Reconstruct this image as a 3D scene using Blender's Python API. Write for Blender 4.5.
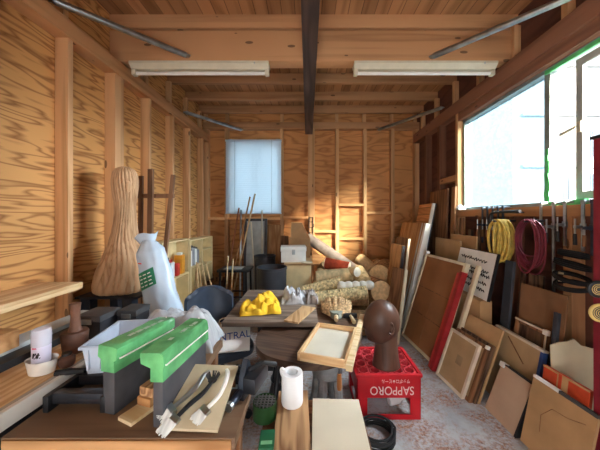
import bpy, bmesh, math, random
from mathutils import Vector, Matrix, Euler, noise

PI = math.pi
scene = bpy.context.scene
COL = scene.collection
for o in list(bpy.data.objects):
    bpy.data.objects.remove(o, do_unlink=True)

# ------------------------------------------------------------------ camera
CAM_H, FPX, VX, VY = 1.35, 260.0, 308.0, 217.0
cam_data = bpy.data.cameras.new('camera')
cam = bpy.data.objects.new('camera', cam_data)
COL.objects.link(cam)
cam.location = (0, 0, CAM_H)
cam.rotation_euler = (PI / 2, 0, 0)
cam_data.sensor_width = 36
cam_data.lens = 36 * FPX / 600
cam_data.shift_x = (300 - VX) / 600
cam_data.shift_y = (VY - 225) / 600
cam_data.clip_start = 0.02
scene.camera = cam

# ------------------------------------------------------------------ light
world = bpy.data.worlds.new('overcast_sky')
scene.world = world
world.use_nodes = True
wn = world.node_tree
for n in list(wn.nodes):
    wn.nodes.remove(n)
w_out = wn.nodes.new('ShaderNodeOutputWorld')
w_bg = wn.nodes.new('ShaderNodeBackground')
w_tc = wn.nodes.new('ShaderNodeTexCoord')
w_sep = wn.nodes.new('ShaderNodeSeparateXYZ')
w_rmp = wn.nodes.new('ShaderNodeValToRGB')
w_rmx = wn.nodes.new('ShaderNodeValToRGB')
w_mul = wn.nodes.new('ShaderNodeMix')
w_mul.data_type = 'RGBA'
w_mul.blend_type = 'MULTIPLY'
w_mul.inputs['Factor'].default_value = 1.0
wn.links.new(w_tc.outputs['Generated'], w_sep.inputs[0])
wn.links.new(w_sep.outputs['Z'], w_rmp.inputs[0])


def w_math(op, a, b_=None):
    n_ = wn.nodes.new('ShaderNodeMath')
    n_.operation = op
    for i_, v_ in enumerate((a, b_)):
        if v_ is None:
            continue
        if isinstance(v_, (int, float)):
            n_.inputs[i_].default_value = v_
        else:
            wn.links.new(v_, n_.inputs[i_])
    return n_.outputs[0]


w_hor = w_math('SQRT', w_math('MAXIMUM', w_math('SUBTRACT', 1.0, w_math('MULTIPLY', w_sep.outputs['Z'], w_sep.outputs['Z'])), 0.0004))
wn.links.new(w_math('DIVIDE', w_sep.outputs['X'], w_hor), w_rmx.inputs[0])      # azimuth of the sky direction
w_rmp.color_ramp.elements[0].position = 0.0
w_rmp.color_ramp.elements[0].color = (0.30, 0.30, 0.30, 1)
w_rmp.color_ramp.elements[1].position = 0.06
w_rmp.color_ramp.elements[1].color = (0.90, 0.95, 1.0, 1)
# sky brightness shaped to light the room: bright towards the side window's own direction and behind the rear window, duller between
w_rmx.color_ramp.elements[0].position = 0.0
w_rmx.color_ramp.elements[0].color = (0.45, 0.45, 0.45, 1)
w_rmx.color_ramp.elements[1].position = 0.92
w_rmx.color_ramp.elements[1].color = (1.0, 1.0, 1.0, 1)
for q_, v_ in ((0.28, 0.40), (0.41, 0.0125), (0.75, 0.0125)):
    e_ = w_rmx.color_ramp.elements.new(q_)
    e_.color = (v_, v_, v_, 1)
wn.links.new(w_rmp.outputs[0], w_mul.inputs['A'])
wn.links.new(w_rmx.outputs[0], w_mul.inputs['B'])
wn.links.new(w_mul.outputs['Result'], w_bg.inputs['Color'])
wn.links.new(w_bg.outputs[0], w_out.inputs[0])
w_bg.inputs['Strength'].default_value = 60.0


def portal(name, loc, rot, sx, sy):
    d = bpy.data.lights.new(name, 'AREA')
    d.shape = 'RECTANGLE'
    d.size, d.size_y = sx, sy
    d.cycles.is_portal = True
    o = bpy.data.objects.new(name, d)
    COL.objects.link(o)
    o.location = loc
    o.rotation_euler = rot


portal('window_daylight', (1.93, 2.22, 1.95), (0, PI / 2, 0), 1.1, 1.7)
fill_d = bpy.data.lights.new('front_fill', 'AREA')  # area lamp added behind the camera for soft front fill
fill_d.shape = 'RECTANGLE'
fill_d.size, fill_d.size_y = 1.7, 2.0
fill_d.energy = 11.5
fill_d.color = (0.92, 0.96, 1.0)
fill_l = bpy.data.objects.new('front_fill', fill_d)
COL.objects.link(fill_l)
fill_l.location = (-.1, -1.27, 1.1)
fill_l.rotation_euler = (PI / 2, 0, 0)
portal('rear_window_daylight', (-0.89, 4.52, 1.86), (-PI / 2, 0, 0), 0.9, 1.2)

# hazy low sun that slants in through the open half of the side window towards the rear wall
sun_d = bpy.data.lights.new('hazy_sun', 'SUN')
sun_d.energy = 46.0
sun_d.angle = math.radians(14)
sun_d.color = (1.0, 0.86, 0.66)
sun = bpy.data.objects.new('hazy_sun', sun_d)
COL.objects.link(sun)
sun.rotation_euler = Vector((-1.5, 2.4, -1.0)).to_track_quat('-Z', 'Y').to_euler()

scene.view_settings.view_transform = 'Standard'
scene.view_settings.look = 'None'
scene.view_settings.gamma = 1.0
scene.view_settings.use_curve_mapping = False
scene.view_settings.exposure = 0.48
scene.cycles.max_bounces = 8
scene.cycles.diffuse_bounces = 6
scene.cycles.transparent_max_bounces = 12
scene.cycles.sample_clamp_indirect = 6.0
scene.cycles.use_denoising = True


# ------------------------------------------------------------------ helpers
def at(px, py, Y):
    return Vector(((px - VX) / FPX * Y, Y, CAM_H - (py - VY) / FPX * Y))


def atz(px, py, Z):
    Y = (CAM_H - Z) * FPX / (py - VY)
    return Vector(((px - VX) / FPX * Y, Y, Z))


def c255(r, g, b):
    f = lambda v: ((v / 255 + .055) / 1.055) ** 2.4 if v > 10 else v / 255 / 12.92
    return (f(r), f(g), f(b), 1)


def new_mat(name):
    m = bpy.data.materials.new(name)
    m.use_nodes = True
    return m, m.node_tree, m.node_tree.nodes['Principled BSDF']


def mat(name, rgb, rough=.6, metal=0., var=.18, scale=9., bump=0., stretch=(1, 1, 1), spec=.4):
    m, nt, b = new_mat(name)
    L = nt.links.new
    tc = nt.nodes.new('ShaderNodeTexCoord')
    mp = nt.nodes.new('ShaderNodeMapping')
    mp.inputs['Scale'].default_value = stretch
    L(tc.outputs['Object'], mp.inputs[0])
    nz = nt.nodes.new('ShaderNodeTexNoise')
    nz.inputs['Scale'].default_value = scale
    nz.inputs['Detail'].default_value = 5
    L(mp.outputs[0], nz.inputs['Vector'])
    r = nt.nodes.new('ShaderNodeValToRGB')
    c = c255(*rgb)
    lo = [max(0, x * (1 - var * 1.4)) for x in c[:3]]
    hi = [min(1, x * (1 + var)) for x in c[:3]]
    r.color_ramp.elements[0].position = .32
    r.color_ramp.elements[0].color = (*lo, 1)
    r.color_ramp.elements[1].position = .68
    r.color_ramp.elements[1].color = (*hi, 1)
    L(nz.outputs['Fac'], r.inputs[0])
    L(r.outputs[0], b.inputs['Base Color'])
    b.inputs['Roughness'].default_value = rough
    b.inputs['Metallic'].default_value = metal
    b.inputs['Specular IOR Level'].default_value = spec
    if bump:
        bp = nt.nodes.new('ShaderNodeBump')
        bp.inputs['Strength'].default_value = bump
        bp.inputs['Distance'].default_value = .01
        L(nz.outputs['Fac'], bp.inputs['Height'])
        L(bp.outputs[0], b.inputs['Normal'])
    return m


def wood(name, light, dark, axis=0, along=.8, across=7., rings=7., rough=.65, contrast=(.25, .8), var=.25, knots=False, seam=None):
    """Timber: contour lines of a stretched noise give the flowing grain. axis = direction of the grain."""
    m, nt, b = new_mat(name)
    L = nt.links.new
    N = nt.nodes.new

    def math_(op, a, bb=None, c=None):
        n = N('ShaderNodeMath')
        n.operation = op
        for i, v in enumerate((a, bb, c)):
            if v is None:
                continue
            if isinstance(v, (int, float)):
                n.inputs[i].default_value = v
            else:
                L(v, n.inputs[i])
        return n.outputs[0]
    tc = N('ShaderNodeTexCoord')
    oi = N('ShaderNodeObjectInfo')
    add = N('ShaderNodeVectorMath')
    add.operation = 'ADD'
    cmb = N('ShaderNodeCombineXYZ')
    off = math_('MULTIPLY', oi.outputs['Random'], 37.)
    for i in range(3):
        L(off, cmb.inputs[i])
    L(tc.outputs['Object'], add.inputs[0])
    L(cmb.outputs[0], add.inputs[1])
    mp = N('ShaderNodeMapping')
    sc = [across] * 3
    sc[axis] = along
    mp.inputs['Scale'].default_value = sc
    L(add.outputs[0], mp.inputs[0])
    nz = N('ShaderNodeTexNoise')
    nz.inputs['Scale'].default_value = 1.
    nz.inputs['Detail'].default_value = 1.5
    nz.inputs['Roughness'].default_value = .4
    L(mp.outputs[0], nz.inputs['Vector'])
    pp = math_('PINGPONG', math_('MULTIPLY', nz.outputs['Fac'], rings), .5)
    pp = math_('MULTIPLY', pp, 2.)
    # fine fibres
    mp2 = N('ShaderNodeMapping')
    sc2 = [130.] * 3
    sc2[axis] = 4.
    mp2.inputs['Scale'].default_value = sc2
    L(add.outputs[0], mp2.inputs[0])
    n2 = N('ShaderNodeTexNoise')
    n2.inputs['Scale'].default_value = 1.
    n2.inputs['Detail'].default_value = 2
    L(mp2.outputs[0], n2.inputs['Vector'])
    f = math_('ADD', math_('MULTIPLY', pp, .75), math_('MULTIPLY', n2.outputs['Fac'], .35))
    r = N('ShaderNodeValToRGB')
    r.color_ramp.elements[0].position = contrast[0]
    r.color_ramp.elements[0].color = c255(*dark)
    r.color_ramp.elements[1].position = contrast[1]
    r.color_ramp.elements[1].color = c255(*light)
    L(f, r.inputs[0])
    # broad tone drift + per-object tone
    n3 = N('ShaderNodeTexNoise')
    n3.inputs['Scale'].default_value = 1.6
    n3.inputs['Detail'].default_value = 2
    L(add.outputs[0], n3.inputs['Vector'])
    t = math_('ADD', math_('MULTIPLY', n3.outputs['Fac'], var * 1.6), math_('MULTIPLY', oi.outputs['Random'], var))
    t = math_('ADD', t, 1 - var * 1.3)
    col = N('ShaderNodeVectorMath')
    col.operation = 'SCALE'
    L(r.outputs[0], col.inputs[0])
    L(t, col.inputs['Scale'])
    out = col.outputs[0]
    if knots:
        vo = N('ShaderNodeTexVoronoi')
        vo.inputs['Scale'].default_value = 1.
        mk = N('ShaderNodeMapping')
        sk = [9.] * 3
        sk[axis] = 3.2
        mk.inputs['Scale'].default_value = sk
        L(add.outputs[0], mk.inputs[0])
        L(mk.outputs[0], vo.inputs['Vector'])
        k = math_('LESS_THAN', vo.outputs['Distance'], .11)
        mx = N('ShaderNodeMix')
        mx.data_type = 'RGBA'
        L(math_('MULTIPLY', k, .75), mx.inputs['Factor'])
        L(out, mx.inputs['A'])
        mx.inputs['B'].default_value = c255(*[int(v * .45) for v in dark])
        out = mx.outputs['Result']
    if seam:
        sx, pitch, wd = seam                   # board joints: axis index, pitch, joint width
        sp = N('ShaderNodeSeparateXYZ')
        L(tc.outputs['Object'], sp.inputs[0])
        q = math_('DIVIDE', sp.outputs[sx], pitch)
        cell = math_('FLOOR', q)
        wnz = N('ShaderNodeTexWhiteNoise')
        wnz.noise_dimensions = '1D'
        L(cell, wnz.inputs['W'])
        tone = math_('ADD', math_('MULTIPLY', wnz.outputs['Value'], .45), .72)
        fr = math_('FRACT', q)
        joint = math_('GREATER_THAN', fr, wd / pitch)
        tone = math_('MULTIPLY', tone, math_('ADD', math_('MULTIPLY', joint, .65), .35))
        c2 = N('ShaderNodeVectorMath')
        c2.operation = 'SCALE'
        L(out, c2.inputs[0])
        L(tone, c2.inputs['Scale'])
        out = c2.outputs[0]
    L(out, b.inputs['Base Color'])
    b.inputs['Roughness'].default_value = rough
    b.inputs['Specular IOR Level'].default_value = .3
    bp = N('ShaderNodeBump')
    bp.inputs['Strength'].default_value = .15
    bp.inputs['Distance'].default_value = .004
    L(f, bp.inputs['Height'])
    L(bp.outputs[0], b.inputs['Normal'])
    return m


class MB:
    def __init__(self):
        self.bm = bmesh.new()

    def _xf(self, verts, M):
        for v in verts:
            v.co = M @ v.co

    def box(self, c, s, rot=(0, 0, 0), bev=0.):
        g = bmesh.ops.create_cube(self.bm, size=1)['verts']
        for v in g:
            v.co = Vector((v.co.x * s[0], v.co.y * s[1], v.co.z * s[2]))
        if bev:
            es = list({e for v in g for e in v.link_edges})
            r = bmesh.ops.bevel(self.bm, geom=es, offset=min(bev, min(s) * .45), segments=2, affect='EDGES', profile=.6)
            g = list({v for f in r['faces'] for v in f.verts} | {v for v in g if v.is_valid})
        M = Matrix.Translation(c) @ Euler(rot).to_matrix().to_4x4()
        self._xf(g, M)
        return self

    def bx(self, x0, x1, y0, y1, z0, z1, bev=0.):
        return self.box(((x0 + x1) / 2, (y0 + y1) / 2, (z0 + z1) / 2), (abs(x1 - x0), abs(y1 - y0), abs(z1 - z0)), bev=bev)

    def bar(self, p0, p1, w, t, up=(0, 0, 1), bev=0.):
        """box of width w and thickness t from p0 to p1; t lies along up"""
        p0, p1 = Vector(p0), Vector(p1)
        d = p1 - p0
        x = d.normalized()
        y = Vector(up).cross(x)
        if y.length < 1e-4:
            y = Vector((0, 1, 0)).cross(x)
        y.normalize()
        z = x.cross(y)
        g = bmesh.ops.create_cube(self.bm, size=1)['verts']
        for v in g:
            v.co = Vector((v.co.x * d.length, v.co.y * w, v.co.z * t))
        if bev:
            es = list({e for v in g for e in v.link_edges})
            r = bmesh.ops.bevel(self.bm, geom=es, offset=bev, segments=2, affect='EDGES', profile=.6)
            g = list({v for f in r['faces'] for v in f.verts} | {v for v in g if v.is_valid})
        M = Matrix((x, y, z)).transposed().to_4x4()
        M.translation = (p0 + p1) / 2
        self._xf(g, M)
        return self

    def cyl(self, p0, p1, r0, r1=None, seg=16, caps=True):
        return self.tube([p0, p1], [r0, r0 if r1 is None else r1], seg, caps=caps)

    def tube(self, pts, r, seg=8, closed=False, caps=True, flat=1.):
        pts = [Vector(p) for p in pts]
        n = len(pts)
        rs = r if isinstance(r, (list, tuple)) else [r] * n
        rings = []
        up = None
        for i, p in enumerate(pts):
            if closed:
                d = pts[(i + 1) % n] - pts[i - 1]
            else:
                d = pts[min(i + 1, n - 1)] - pts[max(i - 1, 0)]
            d.normalize()
            if up is None:
                up = Vector((0, 0, 1)) if abs(d.z) < .9 else Vector((1, 0, 0))
            s = d.cross(up)
            if s.length < 1e-5:
                s = d.orthogonal()
            s.normalize()
            up = s.cross(d).normalized()
            rings.append([self.bm.verts.new(p + rs[i] * (math.cos(a) * s + math.sin(a) * up * flat)) for a in [2 * PI * k / seg for k in range(seg)]])
        for i in range(n if closed else n - 1):
            A, B = rings[i], rings[(i + 1) % n]
            for k in range(seg):
                self.bm.faces.new((A[k], A[(k + 1) % seg], B[(k + 1) % seg], B[k]))
        if caps and not closed:
            self.bm.faces.new(rings[0][::-1])
            self.bm.faces.new(rings[-1])
        return self

    def lathe(self, prof, c=(0, 0, 0), seg=24, fn=None, sx=1., sy=1., M=None):
        c = Vector(c)
        rings = []
        for r, z in prof:
            ring = []
            for k in range(seg):
                a = 2 * PI * k / seg
                rr = r if fn is None else r * fn(a, z)
                p = Vector((rr * math.cos(a) * sx, rr * math.sin(a) * sy, z))
                if M is not None:
                    p = M @ p
                ring.append(self.bm.verts.new(p + c))
            rings.append(ring)
        for A, B in zip(rings, rings[1:]):
            for k in range(seg):
                self.bm.faces.new((A[k], A[(k + 1) % seg], B[(k + 1) % seg], B[k]))
        if prof[0][0] > 1e-5:
            self.bm.faces.new(rings[0][::-1])
        if prof[-1][0] > 1e-5:
            self.bm.faces.new(rings[-1])
        bmesh.ops.remove_doubles(self.bm, verts=[v for rg in rings for v in rg], dist=1e-6)
        return self

    def prism(self, poly, z0, z1, M=None):
        lo = [self.bm.verts.new(Vector((x, y, z0))) for x, y in poly]
        hi = [self.bm.verts.new(Vector((x, y, z1))) for x, y in poly]
        n = len(poly)
        self.bm.faces.new(lo[::-1])
        self.bm.faces.new(hi)
        for i in range(n):
            self.bm.faces.new((lo[i], lo[(i + 1) % n], hi[(i + 1) % n], hi[i]))
        if M is not None:
            self._xf(lo + hi, M)
        return self

    def ball(self, c, s, rot=(0, 0, 0), u=20, v=12, fn=None):
        g = bmesh.ops.create_uvsphere(self.bm, u_segments=u, v_segments=v, radius=1)['verts']
        M = Matrix.Translation(c) @ Euler(rot).to_matrix().to_4x4()
        for q in g:
            k = 1 if fn is None else fn(q.co)
            q.co = M @ Vector((q.co.x * s[0] * k, q.co.y * s[1] * k, q.co.z * s[2] * k))
        return self

    def grid(self, nx, ny, fn, thick=0.):
        V = [[self.bm.verts.new(Vector(fn(i / nx, j / ny))) for j in range(ny + 1)] for i in range(nx + 1)]
        fs = []
        for i in range(nx):
            for j in range(ny):
                fs.append(self.bm.faces.new((V[i][j], V[i + 1][j], V[i + 1][j + 1], V[i][j + 1])))
        if thick:
            bmesh.ops.recalc_face_normals(self.bm, faces=fs)
            bmesh.ops.solidify(self.bm, geom=fs, thickness=thick)
        return self

    def build(self, name, material, parent=None, smooth=35):
        bmesh.ops.recalc_face_normals(self.bm, faces=self.bm.faces)
        me = bpy.data.meshes.new(name)
        self.bm.to_mesh(me)
        self.bm.free()
        if smooth:
            for p in me.polygons:
                p.use_smooth = True
            me.set_sharp_from_angle(angle=math.radians(smooth))
        me.materials.append(material)
        o = bpy.data.objects.new(name, me)
        COL.objects.link(o)
        if parent is not None:
            o.parent = parent
        return o


def tag(o, label, cat, group=None, kind=None):
    o['label'] = label
    o['category'] = cat
    if group:
        o['group'] = group
    if kind:
        o['kind'] = kind
    return o


def thing(name, label, cat, loc=(0, 0, 0), rot=0., group=None):
    o = bpy.data.objects.new(name, None)
    o.empty_display_size = .05
    COL.objects.link(o)
    o.location = loc
    o.rotation_euler = (0, 0, rot) if isinstance(rot, (int, float)) else rot
    return tag(o, label, cat, group)


def single(o, label, cat, loc=None, rot=None, group=None):
    if loc is not None:
        o.location = loc
    if rot is not None:
        o.rotation_euler = (0, 0, rot) if isinstance(rot, (int, float)) else rot
    return tag(o, label, cat, group)


def struct(o):
    o['kind'] = 'structure'
    return o


def lettering(name, text, size, material, parent, loc, rot, depth=.0008, sx=1.):
    c = bpy.data.curves.new(name, 'FONT')
    c.body = text
    c.size = size
    c.align_x = 'CENTER'
    c.align_y = 'CENTER'
    c.extrude = depth
    c.materials.append(material)
    tmp = bpy.data.objects.new(name + '_curve', c)
    COL.objects.link(tmp)
    bpy.context.view_layer.update()
    me = bpy.data.meshes.new_from_object(tmp.evaluated_get(bpy.context.evaluated_depsgraph_get()))
    bpy.data.objects.remove(tmp, do_unlink=True)
    for v in me.vertices:
        v.co.x *= sx
    o = bpy.data.objects.new(name, me)
    COL.objects.link(o)
    o.parent = parent
    o.location = loc
    o.rotation_euler = rot
    return o


def smoothpath(pts, n=6):
    """Catmull-Rom through pts"""
    P = [Vector(p) for p in pts]
    P = [P[0] * 2 - P[1]] + P + [P[-1] * 2 - P[-2]]
    out = []
    for i in range(1, len(P) - 2):
        for k in range(n):
            t = k / n
            a, b, c, d = P[i - 1:i + 3]
            out.append(.5 * ((2 * b) + (c - a) * t + (2 * a - 5 * b + 4 * c - d) * t * t + (3 * b - 3 * c + d - a) * t ** 3))
    out.append(P[-2])
    return out


# ------------------------------------------------------------------ materials
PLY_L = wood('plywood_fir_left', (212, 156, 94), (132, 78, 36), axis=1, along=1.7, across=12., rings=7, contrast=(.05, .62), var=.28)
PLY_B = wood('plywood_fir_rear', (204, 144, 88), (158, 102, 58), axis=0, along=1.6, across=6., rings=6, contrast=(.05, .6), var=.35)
PLY_R = wood('plywood_fir_dark', (98, 62, 50), (74, 46, 38), axis=1, along=1., across=5., rings=5, contrast=(.05, .6))  # dark red-brown, deepened to carry the shade below the window
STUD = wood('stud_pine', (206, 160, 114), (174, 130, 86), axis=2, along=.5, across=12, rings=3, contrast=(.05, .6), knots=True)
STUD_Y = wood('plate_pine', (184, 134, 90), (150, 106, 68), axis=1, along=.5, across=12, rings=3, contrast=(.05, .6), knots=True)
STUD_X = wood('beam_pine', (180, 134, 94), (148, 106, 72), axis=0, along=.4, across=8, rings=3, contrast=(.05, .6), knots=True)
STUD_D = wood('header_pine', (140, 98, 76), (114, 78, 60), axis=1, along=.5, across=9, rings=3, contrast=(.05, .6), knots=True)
ROOF = wood('roof_boards', (170, 122, 82), (134, 92, 58), axis=1, along=.5, across=6, rings=4, contrast=(.05, .6), seam=(0, .115, .006))
DARKBEAM = wood('dark_beam', (98, 80, 72), (62, 50, 46), axis=1, along=.6, across=8, rings=4)
PINE_X = wood('pine_x', (222, 190, 144), (198, 158, 112), axis=0, along=1.5, across=22, rings=4)
PINE_Y = wood('pine_y', (222, 190, 144), (198, 158, 112), axis=1, along=1.5, across=22, rings=4)
PINE_Z = wood('pine_z', (222, 190, 144), (198, 158, 112), axis=2, along=1.5, across=22, rings=4)
PALE_X = wood('pale_wood', (228, 206, 166), (200, 170, 122), axis=0, along=1.5, across=20, rings=3)
TAN_Z = wood('tan_board', (184, 140, 94), (150, 106, 64), axis=2, along=1.5, across=12, rings=4)
TAN_X = wood('tan_board_x', (184, 140, 94), (150, 106, 64), axis=0, along=1.5, across=12, rings=4)
BROWN_X = wood('brown_board', (132, 92, 64), (92, 60, 40), axis=0, along=1.5, across=14, rings=4)
BROWN_Z = wood('brown_board_z', (140, 98, 66), (100, 66, 42), axis=2, along=1.5, across=14, rings=4)
DARKWOOD_X = wood('dark_wood_x', (100, 78, 64), (76, 56, 46), axis=0, along=1.5, across=16, rings=5, rough=.4)
DARKWOOD_Z = wood('dark_wood_z', (104, 78, 58), (54, 36, 28), axis=2, along=1.5, across=16, rings=5, rough=.5)
TABLE_X = wood('bench_top_wood', (118, 92, 70), (96, 72, 54), axis=0, along=1.2, across=12, rings=3, contrast=(.05, .6))
OLD_Y = wood('old_plank', (186, 146, 104), (132, 94, 64), axis=1, along=2., across=16, rings=7, knots=True)
SCULPT = wood('carved_wood', (192, 154, 116), (150, 112, 78), axis=2, along=2., across=20, rings=3, contrast=(.05, .6))
HEADWOOD = wood('dark_carved_wood', (88, 62, 50), (70, 47, 38), axis=2, along=3., across=14, rings=3, rough=.38, contrast=(.05, .6))
BARK = mat('log_bark', (166, 128, 88), .85, var=.4, scale=22, bump=.5)
BARK_P = mat('peeled_log', (224, 198, 150), .8, var=.22, scale=18, bump=.4)
CUT = mat('cut_log_end', (230, 198, 148), .8, var=.15, scale=30)
STRAW = mat('ridged_log', (222, 196, 144), .85, var=.4, scale=40, bump=.5)
WHITEWOOD = mat('whitened_wood', (236, 228, 212), .8, var=.12, scale=14)
STEEL = mat('galvanised_steel', (176, 184, 188), .32, 1., var=.2, scale=14)
IRON = mat('cast_iron', (140, 142, 144), .42, .5, var=.3, scale=12)
DKSTEEL = mat('dark_steel', (52, 54, 60), .42, .6, var=.3, scale=12)
BLUESTEEL = mat('blued_steel', (70, 78, 92), .4, .7, var=.3, scale=14)
BLACKP = mat('black_plastic', (28, 29, 32), .45, var=.25, scale=10)
CHAIRP = mat('chair_vinyl', (48, 58, 72), .35, var=.2, scale=8)
RUBBER = mat('black_rubber', (24, 24, 26), .7, var=.2)
CHARCOAL = mat('charcoal_board', (62, 62, 64), .6, var=.2, scale=14)
GREYSTONE = mat('grey_block', (70, 70, 74), .5, var=.22, scale=10)
SLATE = mat('slate_panel', (58, 62, 70), .6, var=.2)
GREYPAINT = mat('grey_paint', (176, 180, 178), .55, var=.12)
WHITE = mat('white_paint', (232, 230, 222), .5, var=.05)
OFFWHITE = mat('off_white_enamel', (204, 196, 172), .45, var=.06)
CREAM = mat('cream_laminate', (224, 200, 150), .55, var=.08)
CREAMFR = mat('cream_frame', (214, 202, 172), .6, var=.12)
PAPER = mat('paper_white', (232, 232, 228), .7, var=.05)
CARD = mat('cardboard', (176, 138, 96), .8, var=.12, scale=6)
CARD_D = mat('dark_cardboard', (128, 92, 62), .8, var=.15, scale=5)
CARD_P = mat('pale_cardboard', (204, 190, 160), .8, var=.08, scale=5)
TANPANEL = mat('tan_panel', (178, 142, 100), .7, var=.12, scale=5)
FOAM = mat('white_foam', (236, 238, 240), .6, var=.04)
RED = mat('red_crate_plastic', (196, 26, 38), .38, var=.15, scale=6)
REDPAINT = mat('red_paint', (158, 34, 38), .5, var=.22)
REDRACK = mat('red_rack_paint', (124, 30, 44), .5, var=.2)
ORANGE = mat('orange_red_paint', (196, 72, 40), .5, var=.2)
REDHOSE = mat('red_hose_rubber', (112, 34, 48), .5, var=.2)
YELHOSE = mat('yellow_hose_rubber', (206, 176, 82), .5, var=.25, scale=20)
GREENT = mat('green_plastic_wrap', (96, 170, 110), .22, var=.3, scale=12, bump=.4)
TAPE = mat('green_masking_tape', (96, 206, 130), .6, var=.2, scale=14)
GREENTIN = mat('green_tin', (44, 84, 44), .45, .2, var=.2)
GREENLBL = mat('green_label', (24, 122, 84), .5, var=.12)
YELCLOTH = mat('yellow_cloth', (226, 180, 40), .85, var=.2, scale=12)
GREYCLOTH = mat('grey_cloth', (176, 176, 178), .85, var=.25, scale=14)
BLUELET = mat('blue_lettering', (36, 88, 168), .6, var=.1)
INK = mat('black_ink', (30, 28, 28), .6, var=.2)
BLUEEDGE = mat('blue_edge_tape', (52, 74, 124), .6, var=.2)
BLINDM0 = mat('blind_slat', (206, 212, 218), .5, var=.06)
BRISTLE = mat('brush_bristle', (212, 212, 206), .8, var=.2, scale=60, stretch=(1, .1, 1))
BROOM = mat('straw_bristle', (190, 158, 116), .9, var=.45, scale=60)
YELTIN = mat('pale_yellow_plastic', (216, 186, 110), .5, var=.15)
REDPACK = mat('red_packaging', (206, 60, 50), .5, var=.15)
ORANGEPACK = mat('orange_packaging', (234, 160, 54), .5, var=.15)


def clear_plastic(name, rgb, opac, rough=.25):
    m, nt, b = new_mat(name)
    b.inputs['Base Color'].default_value = c255(*rgb)
    b.inputs['Roughness'].default_value = rough
    tr = nt.nodes.new('ShaderNodeBsdfTransparent')
    mx = nt.nodes.new('ShaderNodeMixShader')
    nz = nt.nodes.new('ShaderNodeTexNoise')
    tc = nt.nodes.new('ShaderNodeTexCoord')
    nz.inputs['Scale'].default_value = 9
    nt.links.new(tc.outputs['Object'], nz.inputs['Vector'])
    mr = nt.nodes.new('ShaderNodeMapRange')
    mr.inputs['To Min'].default_value = opac - .12
    mr.inputs['To Max'].default_value = min(1, opac + .12)
    nt.links.new(nz.outputs['Fac'], mr.inputs['Value'])
    nt.links.new(mr.outputs[0], mx.inputs[0])
    nt.links.new(tr.outputs[0], mx.inputs[1])
    nt.links.new(b.outputs[0], mx.inputs[2])
    nt.links.new(mx.outputs[0], nt.nodes['Material Output'].inputs[0])
    return m


BAGPLAST = clear_plastic('milky_plastic_bag', (198, 216, 232), .84)
SHEETPLAST = clear_plastic('clear_plastic_sheet', (222, 228, 232), .55)
BINPLAST = clear_plastic('milky_bin_plastic', (206, 218, 234), .6)


def pane_mat(name, rgb, opac, frosted):
    m, nt, b = new_mat(name)
    L = nt.links.new
    tr = nt.nodes.new('ShaderNodeBsdfTransparent')
    tr.inputs[0].default_value = (.84, .95, 1, 1) if frosted else (.95, .98, 1, 1)
    mx = nt.nodes.new('ShaderNodeMixShader')
    mx.inputs[0].default_value = opac
    L(tr.outputs[0], mx.inputs[1])
    if frosted:
        tl = nt.nodes.new('ShaderNodeBsdfTranslucent')
        tc = nt.nodes.new('ShaderNodeTexCoord')
        nz = nt.nodes.new('ShaderNodeTexNoise')
        nz.inputs['Scale'].default_value = 45
        nz.inputs['Detail'].default_value = 6
        L(tc.outputs['Object'], nz.inputs['Vector'])
        rp = nt.nodes.new('ShaderNodeValToRGB')
        c = c255(*rgb)
        rp.color_ramp.elements[0].position = .35
        rp.color_ramp.elements[0].color = (c[0] * .8, c[1] * .9, c[2] * .95, 1)
        rp.color_ramp.elements[1].position = .65
        rp.color_ramp.elements[1].color = c
        L(nz.outputs['Fac'], rp.inputs[0])
        L(rp.outputs[0], tl.inputs[0])
        L(tl.outputs[0], mx.inputs[2])
        fr = nt.nodes.new('ShaderNodeMapRange')
        fr.inputs['From Min'].default_value = .3
        fr.inputs['From Max'].default_value = .7
        fr.inputs['To Min'].default_value = opac - .09
        fr.inputs['To Max'].default_value = opac + .09
        L(nz.outputs['Fac'], fr.inputs['Value'])
        L(fr.outputs[0], mx.inputs[0])
    else:
        gl = nt.nodes.new('ShaderNodeBsdfGlossy')
        gl.inputs['Roughness'].default_value = .03
        L(gl.outputs[0], mx.inputs[2])
    L(mx.outputs[0], nt.nodes['Material Output'].inputs[0])
    return m


def slat_mat():
    m, nt, b = new_mat('blind_slat_translucent')
    b.inputs['Base Color'].default_value = c255(206, 212, 218)
    b.inputs['Roughness'].default_value = .5
    tl = nt.nodes.new('ShaderNodeBsdfTranslucent')
    tl.inputs[0].default_value = c255(236, 242, 246)
    mx = nt.nodes.new('ShaderNodeMixShader')
    mx.inputs[0].default_value = .55
    nt.links.new(b.outputs[0], mx.inputs[1])
    nt.links.new(tl.outputs[0], mx.inputs[2])
    nt.links.new(mx.outputs[0], nt.nodes['Material Output'].inputs[0])
    return m


BLINDM = slat_mat()
FROST = pane_mat('frosted_glass', (44, 56, 62), .55, True)
GLASS = pane_mat('clear_glass', (255, 255, 255), .05, False)


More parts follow.
